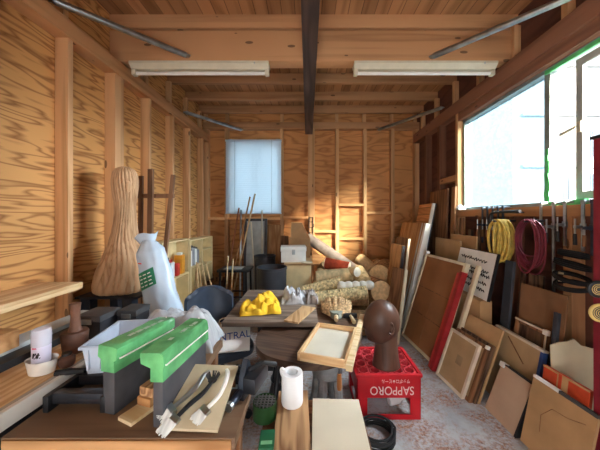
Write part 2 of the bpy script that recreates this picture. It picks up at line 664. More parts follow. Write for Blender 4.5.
def floor_mat():
    m, nt, b = new_mat('concrete_with_sawdust')
    L = nt.links.new
    N = nt.nodes.new
    tc = N('ShaderNodeTexCoord')

    def nz(scale, det=4, rgh=.6):
        n = N('ShaderNodeTexNoise')
        n.inputs['Scale'].default_value = scale
        n.inputs['Detail'].default_value = det
        n.inputs['Roughness'].default_value = rgh
        L(tc.outputs['Object'], n.inputs['Vector'])
        return n.outputs['Fac']

    def ramp(f, a, ca, bb, cb):
        r = N('ShaderNodeValToRGB')
        r.color_ramp.elements[0].position = a
        r.color_ramp.elements[0].color = ca
        r.color_ramp.elements[1].position = bb
        r.color_ramp.elements[1].color = cb
        L(f, r.inputs[0])
        return r.outputs[0]
    base = ramp(nz(3.), .3, c255(134, 135, 137), .7, c255(182, 183, 185))
    chips = ramp(nz(70., 3, .7), .35, c255(104, 68, 52), .65, c255(172, 130, 106))
    patch = ramp(nz(3.2, 5, .7), .40, (0, 0, 0, 1), .58, (1, 1, 1, 1))
    fine = ramp(nz(38., 5, .7), .42, (.1, .1, .1, 1), .55, (1, 1, 1, 1))
    mul = N('ShaderNodeMath')
    mul.operation = 'MULTIPLY'
    L(patch, mul.inputs[0])
    L(fine, mul.inputs[1])
    mx = N('ShaderNodeMix')
    mx.data_type = 'RGBA'
    L(mul.outputs[0], mx.inputs['Factor'])
    L(base, mx.inputs['A'])
    L(chips, mx.inputs['B'])
    L(mx.outputs['Result'], b.inputs['Base Color'])
    b.inputs['Roughness'].default_value = .75
    bp = N('ShaderNodeBump')
    bp.inputs['Strength'].default_value = .3
    bp.inputs['Distance'].default_value = .006
    L(fine, bp.inputs['Height'])
    L(bp.outputs[0], b.inputs['Normal'])
    return m


FLOORM = floor_mat()

# ================================================================== SETTING
STUD_N = wood('nogging_pine', (222, 168, 112), (196, 140, 88), axis=0, along=.5, across=12, rings=3, contrast=(.05, .6))
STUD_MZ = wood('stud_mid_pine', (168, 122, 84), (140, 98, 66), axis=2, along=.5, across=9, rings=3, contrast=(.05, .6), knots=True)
STUD_DZ = wood('stud_dark_pine', (124, 82, 60), (98, 64, 46), axis=2, along=.5, across=9, rings=3, contrast=(.05, .6), knots=True)  # pine darkened in colour for the shade on the window wall
XL, XR, YB, YF, ZC = -1.735, 1.836, 4.38, -1.25, 3.12

struct(MB().bx(XL - .1, XR + .1, YF - .1, YB + .1, -.08, 0).build('floor', FLOORM, smooth=0))
# ---- ceiling
ceil = struct(MB().bx(XL - .1, XR + .1, YF - .1, YB + .1, ZC, ZC + .03).build('ceiling', ROOF, smooth=0))
for y in (-.9, -.45, 0., .45, .9, 1.38, 1.84, 2.27, 2.75, 3.2, 3.67, 4.12):
    struct(MB().bx(XL, XR, y, y + .055, ZC - .115, ZC, bev=.003).build('purlin', STUD_X, ceil))
# ---- left wall
wl = struct(MB().bx(XL - .012, XL, YF, YB, 0, ZC).build('wall_left', PLY_L, smooth=0))
for y, w in ((-.5, .04), (-.04, .04), (.41, .04), (.87, .04), (1.325, .04), (1.78, .04), (2.216, .105), (2.69, .04), (3.16, .04), (3.6, .04), (4.06, .04)):
    struct(MB().bx(XL, XL + .092, y, y + w, 0, 2.58, bev=.003).build('stud', STUD, wl))
    if w < .1:
        struct(MB().bx(XL, XL + .06, y, y + w, 2.70, ZC - .115, bev=.003).build('cripple_stud', STUD, wl))
struct(MB().bx(XL, XL + .105, YF, YB - .1, 2.58, 2.70, bev=.004).build('top_plate', STUD_Y, wl))
# ---- rear wall with window opening
WX0, WX1, WZ0, WZ1 = -1.32, -.46, 1.40, 2.62
m = MB()
m.bx(XL, WX0, YB, YB + .012, 0, ZC).bx(WX1, XR, YB, YB + .012, 0, ZC)
m.bx(WX0, WX1, YB, YB + .012, 0, WZ0).bx(WX0, WX1, YB, YB + .012, WZ1, ZC)
wb = struct(m.build('wall_back', PLY_B, smooth=0))
for x, w in ((-1.735, .09), (-1.375, .055), (-.46, .05), (.0, .11), (.455, .055), (.915, .055), (1.37, .055), (1.76, .075)):
    struct(MB().bx(x, x + w, YB - .1, YB, 0, 2.80, bev=.003).build('stud', STUD, wb))
    struct(MB().bx(x, x + .05, YB - .06, YB, 2.91, ZC - .02, bev=.003).build('cripple_stud', STUD, wb))
struct(MB().bx(XL, XR, YB - .105, YB, 2.80, 2.91, bev=.003).build('top_plate', STUD_X, wb))
for x0, x1, z in ((-1.645, -1.375, 1.30), (-1.32, -.46, 1.30), (-.41, 0, 1.32), (.11, .455, 1.09), (.51, .915, 1.53), (.51, .915, .97), (.97, 1.37, 1.40), (1.425, 1.76, 1.2)):
    struct(MB().bx(x0, x1, YB - .1, YB, z, z + .042, bev=.002).build('nogging', STUD_N, wb))
# ---- right wall with the big window opening
RY0, RY1, RZ0, RZ1 = 1.40, 3.03, 1.43, 2.47
m = MB()
m.bx(XR, XR + .012, YF, RY0, 0, ZC).bx(XR, XR + .012, RY1, YB, 0, ZC)
m.bx(XR, XR + .012, RY0, RY1, 0, RZ0).bx(XR, XR + .012, RY0, RY1, RZ1, ZC)
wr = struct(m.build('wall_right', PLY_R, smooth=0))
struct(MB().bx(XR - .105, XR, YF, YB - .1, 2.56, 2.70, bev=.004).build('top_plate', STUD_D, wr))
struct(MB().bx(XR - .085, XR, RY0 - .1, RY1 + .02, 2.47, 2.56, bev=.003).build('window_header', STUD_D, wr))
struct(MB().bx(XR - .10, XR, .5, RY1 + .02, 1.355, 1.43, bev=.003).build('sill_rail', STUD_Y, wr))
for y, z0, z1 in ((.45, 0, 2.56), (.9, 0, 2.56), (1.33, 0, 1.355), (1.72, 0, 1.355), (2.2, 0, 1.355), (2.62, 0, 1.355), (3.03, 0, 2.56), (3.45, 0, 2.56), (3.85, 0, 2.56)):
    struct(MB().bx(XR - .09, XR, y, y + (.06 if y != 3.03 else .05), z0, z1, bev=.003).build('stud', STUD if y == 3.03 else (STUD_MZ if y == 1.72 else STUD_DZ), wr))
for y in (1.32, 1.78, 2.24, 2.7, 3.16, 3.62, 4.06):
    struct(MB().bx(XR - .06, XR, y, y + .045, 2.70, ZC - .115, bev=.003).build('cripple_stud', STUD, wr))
struct(MB().bx(XR - .09, XR, 3.08, 3.45, 1.78, 1.85, bev=.003).build('nogging', STUD_Y, wr))
# ---- front wall (behind the camera), opening added for the front fill
m = MB()
m.bx(XL, -1.0, YF - .012, YF, 0, ZC).bx(.8, XR, YF - .012, YF, 0, ZC).bx(-1.0, .8, YF - .012, YF, 2.15, ZC)
struct(m.build('wall_front', PLY_B, smooth=0))
# unseen wall added outside the doorway to keep the sun out
struct(MB().bx(-6, 3.2, -3.2, -3.0, -.1, 5.5).build('wall_sun_block', mat('grey_render', (150, 148, 144), .8), smooth=0))
# ---- beams
struct(MB().bx(XL + .0, XR, 2.27, 2.38, 2.71, 2.98, bev=.005).build('trim_1', STUD_X))
struct(MB().bx(-.045, .075, YF, YB - .106, 2.706, 2.98, bev=.004).build('trim_2', DARKBEAM))
tag(bpy.data.objects['trim_1'], 'deep pale timber beam spanning the room above both fluorescent lamps', 'beam', kind='structure')
tag(bpy.data.objects['trim_2'], 'dark brown beam running to the rear wall at the middle of the ceiling', 'beam', kind='structure')

# ---- rear window
w2 = MB().bx(WX0, WX0 + .04, YB - .04, YB + .05, WZ0, WZ1).bx(WX1 - .04, WX1, YB - .04, YB + .05, WZ0, WZ1) \
    .bx(WX0, WX1, YB - .04, YB + .05, WZ0, WZ0 + .05).bx(WX0, WX1, YB - .04, YB + .05, WZ1 - .04, WZ1).build('window_2', OFFWHITE)
struct(w2)
struct(MB().bx(WX0 + .04, WX1 - .04, YB + .03, YB + .036, WZ0 + .05, WZ1 - .04).build('pane', FROST, w2))
struct(MB().bx((WX0 + WX1) / 2 - .02, (WX0 + WX1) / 2 + .02, YB + .01, YB + .04, WZ0 + .05, WZ1 - .04).build('mullion', OFFWHITE, w2))
# venetian blind
bl = thing('venetian_blind', 'pale grey closed venetian blind covering the rear window', 'blind', (-.89, YB - .135, 1.40))
BW, BH = .915, 1.21
MB().bx(-BW / 2, BW / 2, -.02, .02, BH - .03, BH, bev=.003).build('headrail', BLINDM, bl)
m = MB()
n = 34
for i in range(n):
    z = .03 + (BH - .07) * i / (n - 1)
    m.box((0, 0, z), (BW - .01, .0035, .041), (math.radians(24), 0, 0))
m.build('slats', BLINDM, bl, smooth=0)
MB().bx(-BW / 2, BW / 2, -.012, .012, 0, .02, bev=.003).build('bottom_rail', BLINDM, bl)
for x in (-.30, .30):
    MB().cyl((x, -.024, .01), (x, -.024, BH - .01), .003, seg=6).build('ladder_cord', GREYPAINT, bl)
MB().bx(-.43, -.36, .024, .034, BH, BH + .02).bx(.36, .43, .024, .034, BH, BH + .02).build('bracket', STEEL, bl)

# ---- side window
ALU = mat('window_aluminium', (150, 164, 164), .45, .4, var=.1)
w1 = MB().bx(XR - .03, XR + .05, RY0, RY1, RZ0, RZ0 + .03).bx(XR - .03, XR + .05, RY0, RY1, RZ1 - .03, RZ1) \
    .bx(XR - .03, XR + .05, RY1 - .035, RY1, RZ0, RZ1).bx(XR - .03, XR + .05, RY0, RY0 + .035, RZ0, RZ1).build('window_1', ALU)
struct(w1)
MB().bx(XR + .018, XR + .024, 2.0, RY1 - .03, RZ0 + .03, RZ1 - .03).build('frosted_pane', FROST, w1)
MB().bx(XR - .02, XR + .04, 1.95, 2.0, RZ0 + .03, RZ1 - .03, bev=.003).build('meeting_stile', ALU, w1)
m = MB()
SX = XR - .012
m.bx(SX - .012, SX + .012, 1.715, 1.76, RZ0 + .04, RZ1 - .06, bev=.002)
m.bx(SX - .012, SX + .012, 1.43, 1.47, RZ0 + .04, RZ1 - .06, bev=.002)
m.bx(SX - .0115, SX + .0115, 1.45, 1.75, RZ1 - .11, RZ1 - .06, bev=.002)
m.bx(SX - .0115, SX + .0115, 1.45, 1.75, RZ0 + .04, RZ0 + .09, bev=.002)
sash = m.build('sash_frame', mat('sash_grey', (176, 184, 180), .5, .2, var=.08), w1)
MB().bx(SX - .003, SX + .003, 1.46, 1.73, RZ0 + .08, RZ1 - .1).build('clear_pane', GLASS, sash)
m = MB().box((SX - .02, 1.728, 1.95), (.016, .03, .07), bev=.004)
m.bar((SX - .034, 1.735, 1.955), (SX - .034, 1.85, 1.93), .014, .018, bev=.004)
m.build('latch', OFFWHITE, sash)
m = MB()
for i in range(8):           # torn strips of tape along the sill and the post
    y = 1.44 + i * .066
    m.box((XR - .046, y, RZ0 + .016 + .004 * math.sin(i * 2.1)), (.03, .072, .035 + .008 * math.sin(i * 1.7)), (.06 * math.sin(i), 0, .03 * math.cos(i)), bev=.004)
for i in range(9):
    z = RZ0 + .05 + i * .045
    m.box((XR - .026, 1.965 + .006 * math.sin(i * 2), z), (.012, .044 - .002 * i, .05), (.1 * math.sin(i * 1.3), 0, 0), bev=.003)
m.bx(XR - .034, XR - .02, 1.42, 1.98, RZ1 - .04, RZ1 - .012)
m.build('masking_tape', TAPE, w1)
for o in w1.children_recursive:
    struct(o)

# ---- outside: white building seen through the open half of the side window
bld = thing('apartment_building', 'white neighbouring building with grey balcony windows outside the side window', 'building', (5.2, 6.6, -1))
WALLW = mat('pale_render', (124, 127, 128), .8, var=.03)
MB().bx(0, 6, 0, 5, 0, 12).build('wall', WALLW, bld, smooth=0)
WGL = mat('dark_window_glass', (38, 48, 56), .2, var=.1)
RAILM = mat('balcony_rail_grey', (58, 68, 74), .5, var=.1)
for z in (2.75, 3.85, 5.15, 6.4):
    for x in (1.2, 1.95, 2.7):
        wf = MB().bx(x, x + .34, -.03, 0, z, z + .72).build('window', RAILM, bld, smooth=0)
        MB().bx(x + .03, x + .16, -.04, -.03, z + .04, z + .68).bx(x + .18, x + .31, -.04, -.03, z + .04, z + .68).build('pane', WGL, wf, smooth=0)
    MB().bx(.2, 6, -.08, 0, z - .25, z - .18).build('ledge', WALLW, bld, smooth=0)
tag(struct(MB().bx(1.95, 40, -30, 40, -1.1, -1.0).build('ground_outside', mat('outside_paving', (60, 60, 60), .8))), 'paved ground outside the side window', 'ground', kind='structure')

# ---- fluorescent lamps under the beam
def fluorescent(x0, x1, y, label):
    t = thing('fluorescent_lamp', label, 'lamp', ((x0 + x1) / 2, y, 2.71), 0, 'fluorescent battens under the beam')
    L = (x1 - x0) / 2
    M = Matrix(((0, 0, 1, 0), (1, 0, 0, 0), (0, 1, 0, 0), (0, 0, 0, 1)))
    prof = [(-.055, 0), (.055, 0), (.055, -.02), (.018, -.055), (-.018, -.055), (-.055, -.02)]
    MB().prism(prof, -L, L, M).build('casing', OFFWHITE, t)
    MB().cyl((-L + .03, -.0, -.082), (L - .03, -.0, -.082), .015, seg=14).build('tube', WHITE, t)
    for s in (-1, 1):
        MB().box((s * (L - .018), 0, -.078), (.036, .045, .05), bev=.006).build('socket', OFFWHITE, t)
    MB().cyl((L - .12, -.06, -.03), (L - .12, -.06, -.015), .006, seg=8).build('pull_switch', GREYPAINT, t)


fluorescent(-1.56, -.345, 2.315, 'unlit white fluorescent batten lamp on the beam above the left wall side')
fluorescent(.405, 1.655, 2.315, 'unlit white fluorescent batten lamp on the beam nearest the side window')

# ---- steel corner braces
def brace(p0, p1, label):
    p0, p1 = Vector(p0), Vector(p1)
    t = thing('corner_brace', label, 'brace', p0, 0, 'steel corner braces under the roof')
    d = p1 - p0
    u = d.normalized()
    MB().cyl(u * .03, d - u * .03, .023, seg=16).build('tube', STEEL, t)
    for q, s in ((Vector(), 1), (d, -1)):
        MB().bar(q, q + u * s * .07, .05, .008, bev=.002).cyl(q + u * s * .03 + Vector((0, 0, -.014)), q + u * s * .03 + Vector((0, 0, .014)), .01, seg=8).build('end_plate', STEEL, t)


brace((-1.03, 2.262, 2.745), (-1.66, 1.66, 2.745), 'galvanised corner brace from the beam to the left wall, nearest the camera')
brace((1.06, 2.262, 2.735), (1.745, 1.54, 2.735), 'galvanised corner brace from the beam to the window wall, nearest the camera')
brace((-1.075, 4.27, 2.775), (-1.68, 3.52, 2.775), 'galvanised corner brace in the rear left corner under the ceiling')
brace((1.14, 4.27, 2.775), (1.76, 3.37, 2.775), 'galvanised corner brace in the rear right corner under the ceiling')

# ================================================================== LEFT SIDE
# long bench beside the left wall
bench_rot = -.045
bn = thing('workbench', 'long low workbench with white front edge along the left wall', 'workbench', (-.93, .8, 0), bench_rot)
BT = .75
MB().bx(-.262, -.012, -.6, .72, BT - .03, BT, bev=.002).build('bench_top', PINE_Y, bn)
MB().bx(-.012, .006, -.6, .72, BT - .05, BT + .006, bev=.002).build('front_edge', WHITE, bn)
MB().bx(-.030, -.0121, -.6, .72, BT - .0, BT + .004).build('edge_groove', mat('aluminium_strip', (170, 166, 156), .5), bn)
MB().bx(-.335, -.262, -.6, .72, BT - .10, BT + .03, bev=.002).build('rear_rail', BLACKP, bn)
MB().bx(-.44, -.335, -.6, .72, BT + .0, BT + .05, bev=.002).build('rear_ledge', GREYPAINT, bn)
MB().bx(-.25, -.02, -.58, .70, BT - .22, BT - .05).build('bench_body', BLACKP, bn)
for x in (-.24, -.06):
    for y in (-.55, .66):
        MB().bx(x, x + .04, y, y + .04, 0, BT - .22).build('leg', DKSTEEL, bn)

# wall shelf
sh = thing('wall_shelf', 'pale wooden shelf board fixed to the left wall above the workbench', 'shelf', (-1.64, 1.1, .915))
MB().bx(-.093, .19, -.5, .575, -.002, .018, bev=.002).build('shelf_board', PINE_Y, sh)
MB().bx(.17, .19, -.5, .575, -.024, -.002, bev=.002).build('front_lip', PINE_Y, sh)
MB().bx(-.093, .19, .555, .575, -.024, -.002, bev=.002).build('end_lip', PINE_X, sh)
br = MB()
br.prism([(0, 0), (.10, 0), (.10, -.03), (.06, -.035), (.05, -.07), (.02, -.075), (.0, -.11)], 0, .03, Matrix(((1, 0, 0, -.09), (0, 0, 1, .20), (0, 1, 0, -.024), (0, 0, 0, 1))))
br.build('bracket', PALE_X, sh)

# objects on the bench
p = atz(42, 373, BT)
cup = thing('white_cup', 'white oval plastic cup holding the spray bottle on the workbench', 'cup', (p.x, p.y, BT + .0045))
MB().lathe([(.0, 0), (.034, 0), (.041, .05), (.043, .052), (.039, .05), (.031, .006), (.0, .006)], sx=1.25, sy=.95, seg=28).build('bowl', WHITE, cup)
can = thing('spray_bottle', 'clear capped spray bottle with lilac label standing in the white cup', 'bottle', (p.x - .002, p.y, BT + .011))
MB().lathe([(.0, 0), (.026, 0), (.028, .006), (.028, .125), (.024, .132), (.0, .132)], seg=24).build('body', mat('lilac_bottle', (196, 190, 208), .35, var=.1), can)
MB().lathe([(.0285, .098), (.029, .1), (.029, .15), (.026, .160), (.0, .162)], seg=24).build('cap', clear_plastic('clear_cap', (226, 226, 236), .6), can)
MB().lathe([(.0283, .012), (.0285, .012), (.0285, .034), (.0283, .034)], seg=24).build('label_band', mat('dark_red_label', (92, 40, 52), .5), can)
m = MB()
random.seed(4)
for i in range(9):
    a = -1.9 + i * .085 + .25
    m.bar((.0287 * math.cos(a), .0287 * math.sin(a), .06 + .012 * (i % 2)), (.0287 * math.cos(a + .07), .0287 * math.sin(a + .07), .078 - .010 * (i % 3)), .003, .004)
m.build('label_mark', INK, can)
m = MB()
for i in range(4):
    a = -1.75 + i * .12
    m.bar((.0287 * math.cos(a), .0287 * math.sin(a), .094), (.0287 * math.cos(a + .08), .0287 * math.sin(a + .08), .096), .002, .006)
m.build('label_mark', mat('pink_mark', (206, 90, 120), .5), can)

p = atz(78, 352, BT)
ml = thing('wooden_mallet', 'dark wooden mallet standing head down on the workbench', 'mallet', (p.x - .012, p.y, BT + .0045))
MB().lathe([(0, 0), (.040, 0), (.044, .006), (.046, .045), (.050, .082), (.046, .09), (.02, .092), (0, .093)], seg=28, fn=lambda a, z: 1 + .04 * math.sin(3 * a + z * 30)).build('head', mat('mallet_wood', (92, 60, 46), .55, var=.35, scale=16), ml)
MB().lathe([(0, .09), (.026, .09), (.020, .11), (.017, .15), (.019, .20), (.021, .212), (0, .215)], seg=20).build('handle', mat('mallet_handle', (108, 72, 54), .55, var=.25, scale=20), ml)
p = atz(68, 366, BT)
jar = thing('small_jar', 'small dark brown round jar in front of the wooden mallet', 'jar', (p.x, p.y - .005, BT + .0045))
MB().lathe([(0, 0), (.022, 0), (.027, .012), (.027, .032), (.018, .042), (0, .043)], seg=20).build('body', mat('brown_jar', (84, 56, 44), .4), jar)
MB().lathe([(0, .0431), (.016, .0431), (.016, .052), (0, .053)], seg=16).build('lid', BLACKP, jar)
p = atz(70, 372, BT)
st = MB().tube([(-.05, 0, .012), (.0, .004, .012), (.05, 0, .013)], [.011, .012, .009], 10).build('rubber_grip', BLACKP)
single(st, 'short black rubber grip lying on the bench below the wooden mallet', 'grip', (p.x + .02, p.y - .02, BT), .15)
bkm = thing('wood_block', 'sawn brown timber block at the near left end of the workbench', 'block', Vector((-1.29, 1.06, BT + .0505)), bench_rot)
MB().bx(-.10, .06, -.07, .05, 0, .075, bev=.003).build('block_body', TAN_X, bkm)
p = atz(93, 337, BT)
for i, (px, py, w, d, h, lab) in enumerate(((-1.075, 1.335, .125, .13, .015, 'black topped metal tool case nearest the wooden mallet'), (-.95, 1.42, .10, .11, .008, 'small dark grey tool case behind the milky plastic bin'))):
    t = thing('tool_case', lab, 'case', (px, py, BT + .001), -.03)
    MB().bx(-w / 2, w / 2, -d / 2, d / 2, 0, h + .07, bev=.004).build('case_body', DKSTEEL, t)
    MB().bx(-w / 2 - .003, w / 2 + .003, -d / 2 - .003, d / 2 + .003, h + .0701, h + .1, bev=.004).build('lid', CHARCOAL, t)
    MB().bx(-.025, .025, -d / 2 - .010, -d / 2 - .0031, h + .06, h + .085, bev=.003).build('latch', STEEL, t)

# ------------------------------------------------------------------ near table
TZ = .70
tb = thing('work_table', 'brown work table at the near left carrying the green capped blocks', 'table', (-.55, .87, 0))
MB().bx(-.355, .335, -.105, .115, TZ - .035, TZ, bev=.003).build('table_top', TABLE_X, tb)
MB().bx(-.345, .325, -.112, -.1055, TZ - .034, TZ - .004).build('front_edge', TAN_X, tb)
MB().bx(-.33, .31, -.095, .10, TZ - .12, TZ - .035).build('apron', BROWN_X, tb)
for x in (-.30, .28):
    for y in (-.07, .08):
        MB().bx(x - .025, x + .025, y - .02, y + .02, 0, TZ - .12).build('leg', BROWN_Z, tb)
ta = thing('side_bench', 'brown side bench behind the work table carrying the milky plastic bin', 'bench', (-.675, 1.175, 0))
MB().bx(-.23, .225, -.185, .20, TZ - .035, TZ, bev=.003).build('bench_top', TABLE_X, ta)
for x in (-.19, .18):
    for y in (-.15, .16):
        MB().bx(x - .025, x + .025, y - .025, y + .025, 0, TZ - .035).build('leg', BROWN_Z, ta)


def green_block(px, py, w, h, L, yaw, label, seed, b0=0., b1=.85):
    q = atz(px, py, TZ)
    t = thing('green_capped_block', label, 'block', (q.x, q.y, TZ), yaw, 'grey blocks capped with green plastic')
    MB().bx(w * b0, w * b1, 0, L, 0, h * .66, bev=.003).build('block_body', GREYSTONE, t)
    random.seed(seed)
    m = MB()
    prof = [(w * b0 - .004, .62), (w * b1 + .004, .62), (w * b1 + .004, .80), (w + .006, .82), (w + .006, .97), (w - .004, 1.0), (-.014, 1.0), (-.016, .84), (w * b0 - .004, .8)]
    rings = []
    ns = 14
    for i in range(ns + 1):
        y = -.005 + (L + .01) * i / ns
        ring = []
        for x, z in prof:
            e = .007 * noise.noise(Vector((x * 40, y * 30, z * 9 + seed)))
            ring.append(m.bm.verts.new((x + e, y, z * h + e)))
        rings.append(ring)
    for A, B in zip(rings, rings[1:]):
        for k in range(len(prof)):
            m.bm.faces.new((A[k], A[(k + 1) % len(prof)], B[(k + 1) % len(prof)], B[k]))
    m.bm.faces.new(rings[0])
    m.bm.faces.new(rings[-1])
    wr_ = m.build('plastic_wrap', GREENT, t, smooth=25)
    m = MB()
    m.tube([(-.018, L * .02, h * .83), (w + .009, L * .02, h * .83), (w + .009, L * .98, h * .80), (w * .4, L * 1.0, h * 1.012)], .0025, 6)
    m.build('string', WHITE, wr_)
    m = MB()
    for i in range(5):
        m.grid(3, 3, lambda u, v, i=i: (w * (.45 + .25 * u + .05 * i) - .01, L * (.30 + .12 * i + .1 * v), h * 1.003 + .012 * abs(noise.noise(Vector((u * 3 + i, v * 3, seed))))), .001)
    m.build('torn_wrap_flap', clear_plastic('torn_green_wrap_%d' % seed, (180, 214, 186), .8), wr_)
    return t


green_block(103, 413, .055, .225, .25, -math.radians(13), 'left hand grey block capped with torn green plastic wrap', 3)
green_block(146, 427, .055, .232, .27, -math.radians(6), 'right hand grey block capped with green plastic wrap and white string', 8, .42, 1.0)

# wood scraps lying between the blocks
q = atz(108, 421, TZ)
pk = MB().box((0, .085, .006), (.066, .17, .012), bev=.002).build('grooved_board', PALE_X)
single(pk, 'thin pale board with a groove lying between the two green capped blocks', 'board', (q.x + .060, q.y - .012, TZ + .0005), -.42)
s1 = MB().bx(-.03, .026, 0, .10, 0, .028, bev=.002).build('wood_offcut', TAN_X)
single(s1, 'lower brown offcut stacked on the thin pale board', 'offcut', (q.x + .086, q.y + .045, TZ + .013), -.3)
s2 = MB().bx(-.028, .026, 0, .12, 0, .032, bev=.002).build('wood_offcut', OLD_Y)
single(s2, 'upper brown offcut on top of the stacked wood between the green blocks', 'offcut', (q.x + .090, q.y + .05, TZ + .0415), -.26)

# black steel frame under the bin
bc = thing('steel_frame', 'flat black steel bar frame under the milky plastic bin', 'frame', (-.775, .99, TZ + .0005), .0)
for yy in (-.10, .0, .10):
    MB().bx(-.085, .085, yy - .016, yy + .016, .020, .055, bev=.003).build('bar', DKSTEEL, bc)
MB().bx(-.105, -.0851, -.13, .13, 0, .055, bev=.004).build('end_bar', BLACKP, bc)
MB().bx(.0851, .105, -.13, .13, 0, .055, bev=.004).build('end_bar', BLACKP, bc)

# milky plastic bin
bi = thing('plastic_bin', 'milky translucent plastic storage bin behind the left green block', 'bin', (-.765, 1.10, TZ + .056), .14)
W_, D_, H_ = .095, .12, .108


def bin_shell(m, w, d, h, t):
    f = .88
    outer0 = [(-w * f, -d * f), (w * f, -d * f), (w * f, d * f), (-w * f, d * f)]
    outer1 = [(-w, -d), (w, -d), (w, d), (-w, d)]
    vs = lambda P, z: [m.bm.verts.new((x, y, z)) for x, y in P]
    a, b_ = vs(outer0, 0), vs(outer1, h)
    c = vs([(x - math.copysign(t, x), y - math.copysign(t, y)) for x, y in outer1], h)
    d_ = vs([(x - math.copysign(t, x), y - math.copysign(t, y)) for x, y in outer0], t)
    for A, B in ((a, b_), (b_, c), (c, d_)):
        for k in range(4):
            m.bm.faces.new((A[k], A[(k + 1) % 4], B[(k + 1) % 4], B[k]))
    m.bm.faces.new(a[::-1])
    m.bm.faces.new(d_)


m = MB()
bin_shell(m, W_, D_, H_, .004)
m.build('bin_body', BINPLAST, bi)
m = MB()
m.bx(-W_ - .008, W_ + .008, -D_ - .008, -D_ + .002, H_ - .008, H_ + .004, bev=.002).bx(-W_ - .008, W_ + .008, D_ - .002, D_ + .008, H_ - .008, H_ + .004, bev=.002)
m.bx(-W_ - .008, -W_ + .002, -D_, D_, H_ - .008, H_ + .004, bev=.002).bx(W_ - .002, W_ + .008, -D_, D_, H_ - .008, H_ + .004, bev=.002)
m.build('rim', BINPLAST, bi)
m = MB()
for k in range(5):
    m.bx(-W_ * .8 + k * W_ * .4 - .004, -W_ * .8 + k * W_ * .4 + .004, -D_ - .001, -D_ + .012, .02, H_ - .01, bev=.002)
m.build('wall_rib', BINPLAST, bi)

# crumpled clear plastic sheet across the far end of the table
def crumple(u, v, W, D, H, seed, freq=3.5, amp=.4):
    x, y = (u - .5) * W, (v - .5) * D
    b = max(0., 1 - (2 * u - 1) ** 4) * max(0., 1 - (2 * v - 1) ** 4)
    p_ = Vector((u * freq + seed, v * freq, seed * .7))
    n_ = noise.noise(p_) * .6 + noise.noise(p_ * 2.7) * .35 + abs(noise.noise(p_ * 5)) * .25
    z = max(.002, H * (b ** .6 * (1 - .45 * amp) + 1.1 * amp * n_ * (b ** .5)))
    ex = .12 * noise.noise(Vector((v * 4, seed, u)))
    ey = .12 * noise.noise(Vector((u * 4, seed + 3, v)))
    return (x * (1 + ex), y * (1 + ey), z)


ps = MB().grid(44, 36, lambda u, v: crumple(u, v, .40, .21, .19, 2.3, 2.4, .5), 0).build('plastic_sheet', SHEETPLAST, smooth=60)
single(ps, 'crumpled clear plastic sheeting heaped between the green blocks and the chair', 'plastic sheet', (-.66, 1.335, TZ + .002), 0)
hb = thing('wooden_post_offcut', 'short upright brown offcut behind the right green block', 'offcut', (-.475, 1.12, TZ))
MB().bx(-.02, .02, -.02, .02, 0, .12, bev=.003).build('offcut_body', OLD_Y, hb)

# ---- board with three wire brushes
n0, n1 = at(161, 428, .78), at(213, 430, .775)
f0, f1 = at(197, 364, .985), at(239, 366, .985)
X = ((n1 - n0) + (f1 - f0)) / 2
X.normalize()
Yv = ((f0 + f1) / 2 - (n0 + n1) / 2)
blen = Yv.length
Yv.normalize()
Zv = X.cross(Yv).normalized()
Yv = Zv.cross(X)
Mx = Matrix((X, Yv, Zv)).transposed().to_4x4()
Mx.translation = (n0 + n1) / 2
bb = thing('tool_board', 'tan board tilted on the work table under three wire brushes', 'board', Mx.translation, Mx.to_euler())
MB().bx(-.086, .092, 0, blen, -.012, 0, bev=.001).build('board_panel', mat('tool_board_card', (192, 176, 146), .75, var=.1, scale=5), bb)
MB().bx(-.08, .085, blen - .03, blen - .01, -.075, -.0121).build('prop_block', BROWN_X, bb)


def brush(M, path, head_w, handle_mat, label, hlen=.055):
    t = thing('wire_brush', label, 'brush', M.translation, M.to_euler(), 'wire brushes on the tilted board')
    P = smoothpath(path, 5)
    MB().tube(P, [.0065 + .002 * math.sin(PI * i / (len(P) - 1)) for i in range(len(P))], 8, flat=.8).build('handle', handle_mat, t)
    d = (P[0] - P[1]).normalized()
    side = Vector((-d.y, d.x, 0))
    a = P[0]
    MB().bar(a - d * .004, a + d * .014, head_w, .012, bev=.002).build('ferrule', STEEL, t)
    m = MB()
    random.seed(len(label))
    for k in range(46):
        o = side * ((k % 23) / 22 - .5) * head_w * .95 + Vector((0, 0, .004 * (k // 23) - .002))
        m.tube([a + d * .012 + o, a + d * (hlen + random.uniform(-.006, .006)) + o * 1.25], [.0022, .0014], 4)
    m.build('bristles', BRISTLE, t, smooth=0)


MW = Mx @ Matrix.Translation((0, 0, .012))
brush(MW, [(-.066, .052, 0), (-.04, .085, .004), (-.018, .115, .012), (-.012, .155, .010), (.0, .18, .004)], .034, STEEL, 'wire brush with bright metal handle at the left of the tilted board', .04)
brush(MW, [(-.040, .022, .002), (-.018, .06, .004), (.012, .10, .006), (.024, .14, .004)], .030, BLACKP, 'wire brush with black handle in the middle of the tilted board', .05)
brush(MW, [(.040, .052, 0), (.066, .09, .006), (.074, .13, .012), (.070, .17, .008), (.06, .19, .003)], .034, WHITE, 'wire brush with white curved handle at the right of the tilted board', .042)
m = MB()
random.seed(9)
for k in range(60):
    a = random.uniform(0, 2 * PI)
    m.tube([(.020 + .012 * math.cos(a), .155 + .010 * math.sin(a), 0), (.022 + .024 * math.cos(a), .16 + .018 * math.sin(a), .018)], [.0018, .001], 4)
m.ball((.02, .155, 0), (.016, .014, .006))
bt_ = m.build('bristle_tuft', mat('dark_bristle', (58, 56, 56), .8), None, smooth=0)
single(bt_, 'dark round bristle tuft between the wire brush handles', 'brush head', Mx @ Vector((0, 0, .0065)), Mx.to_euler())
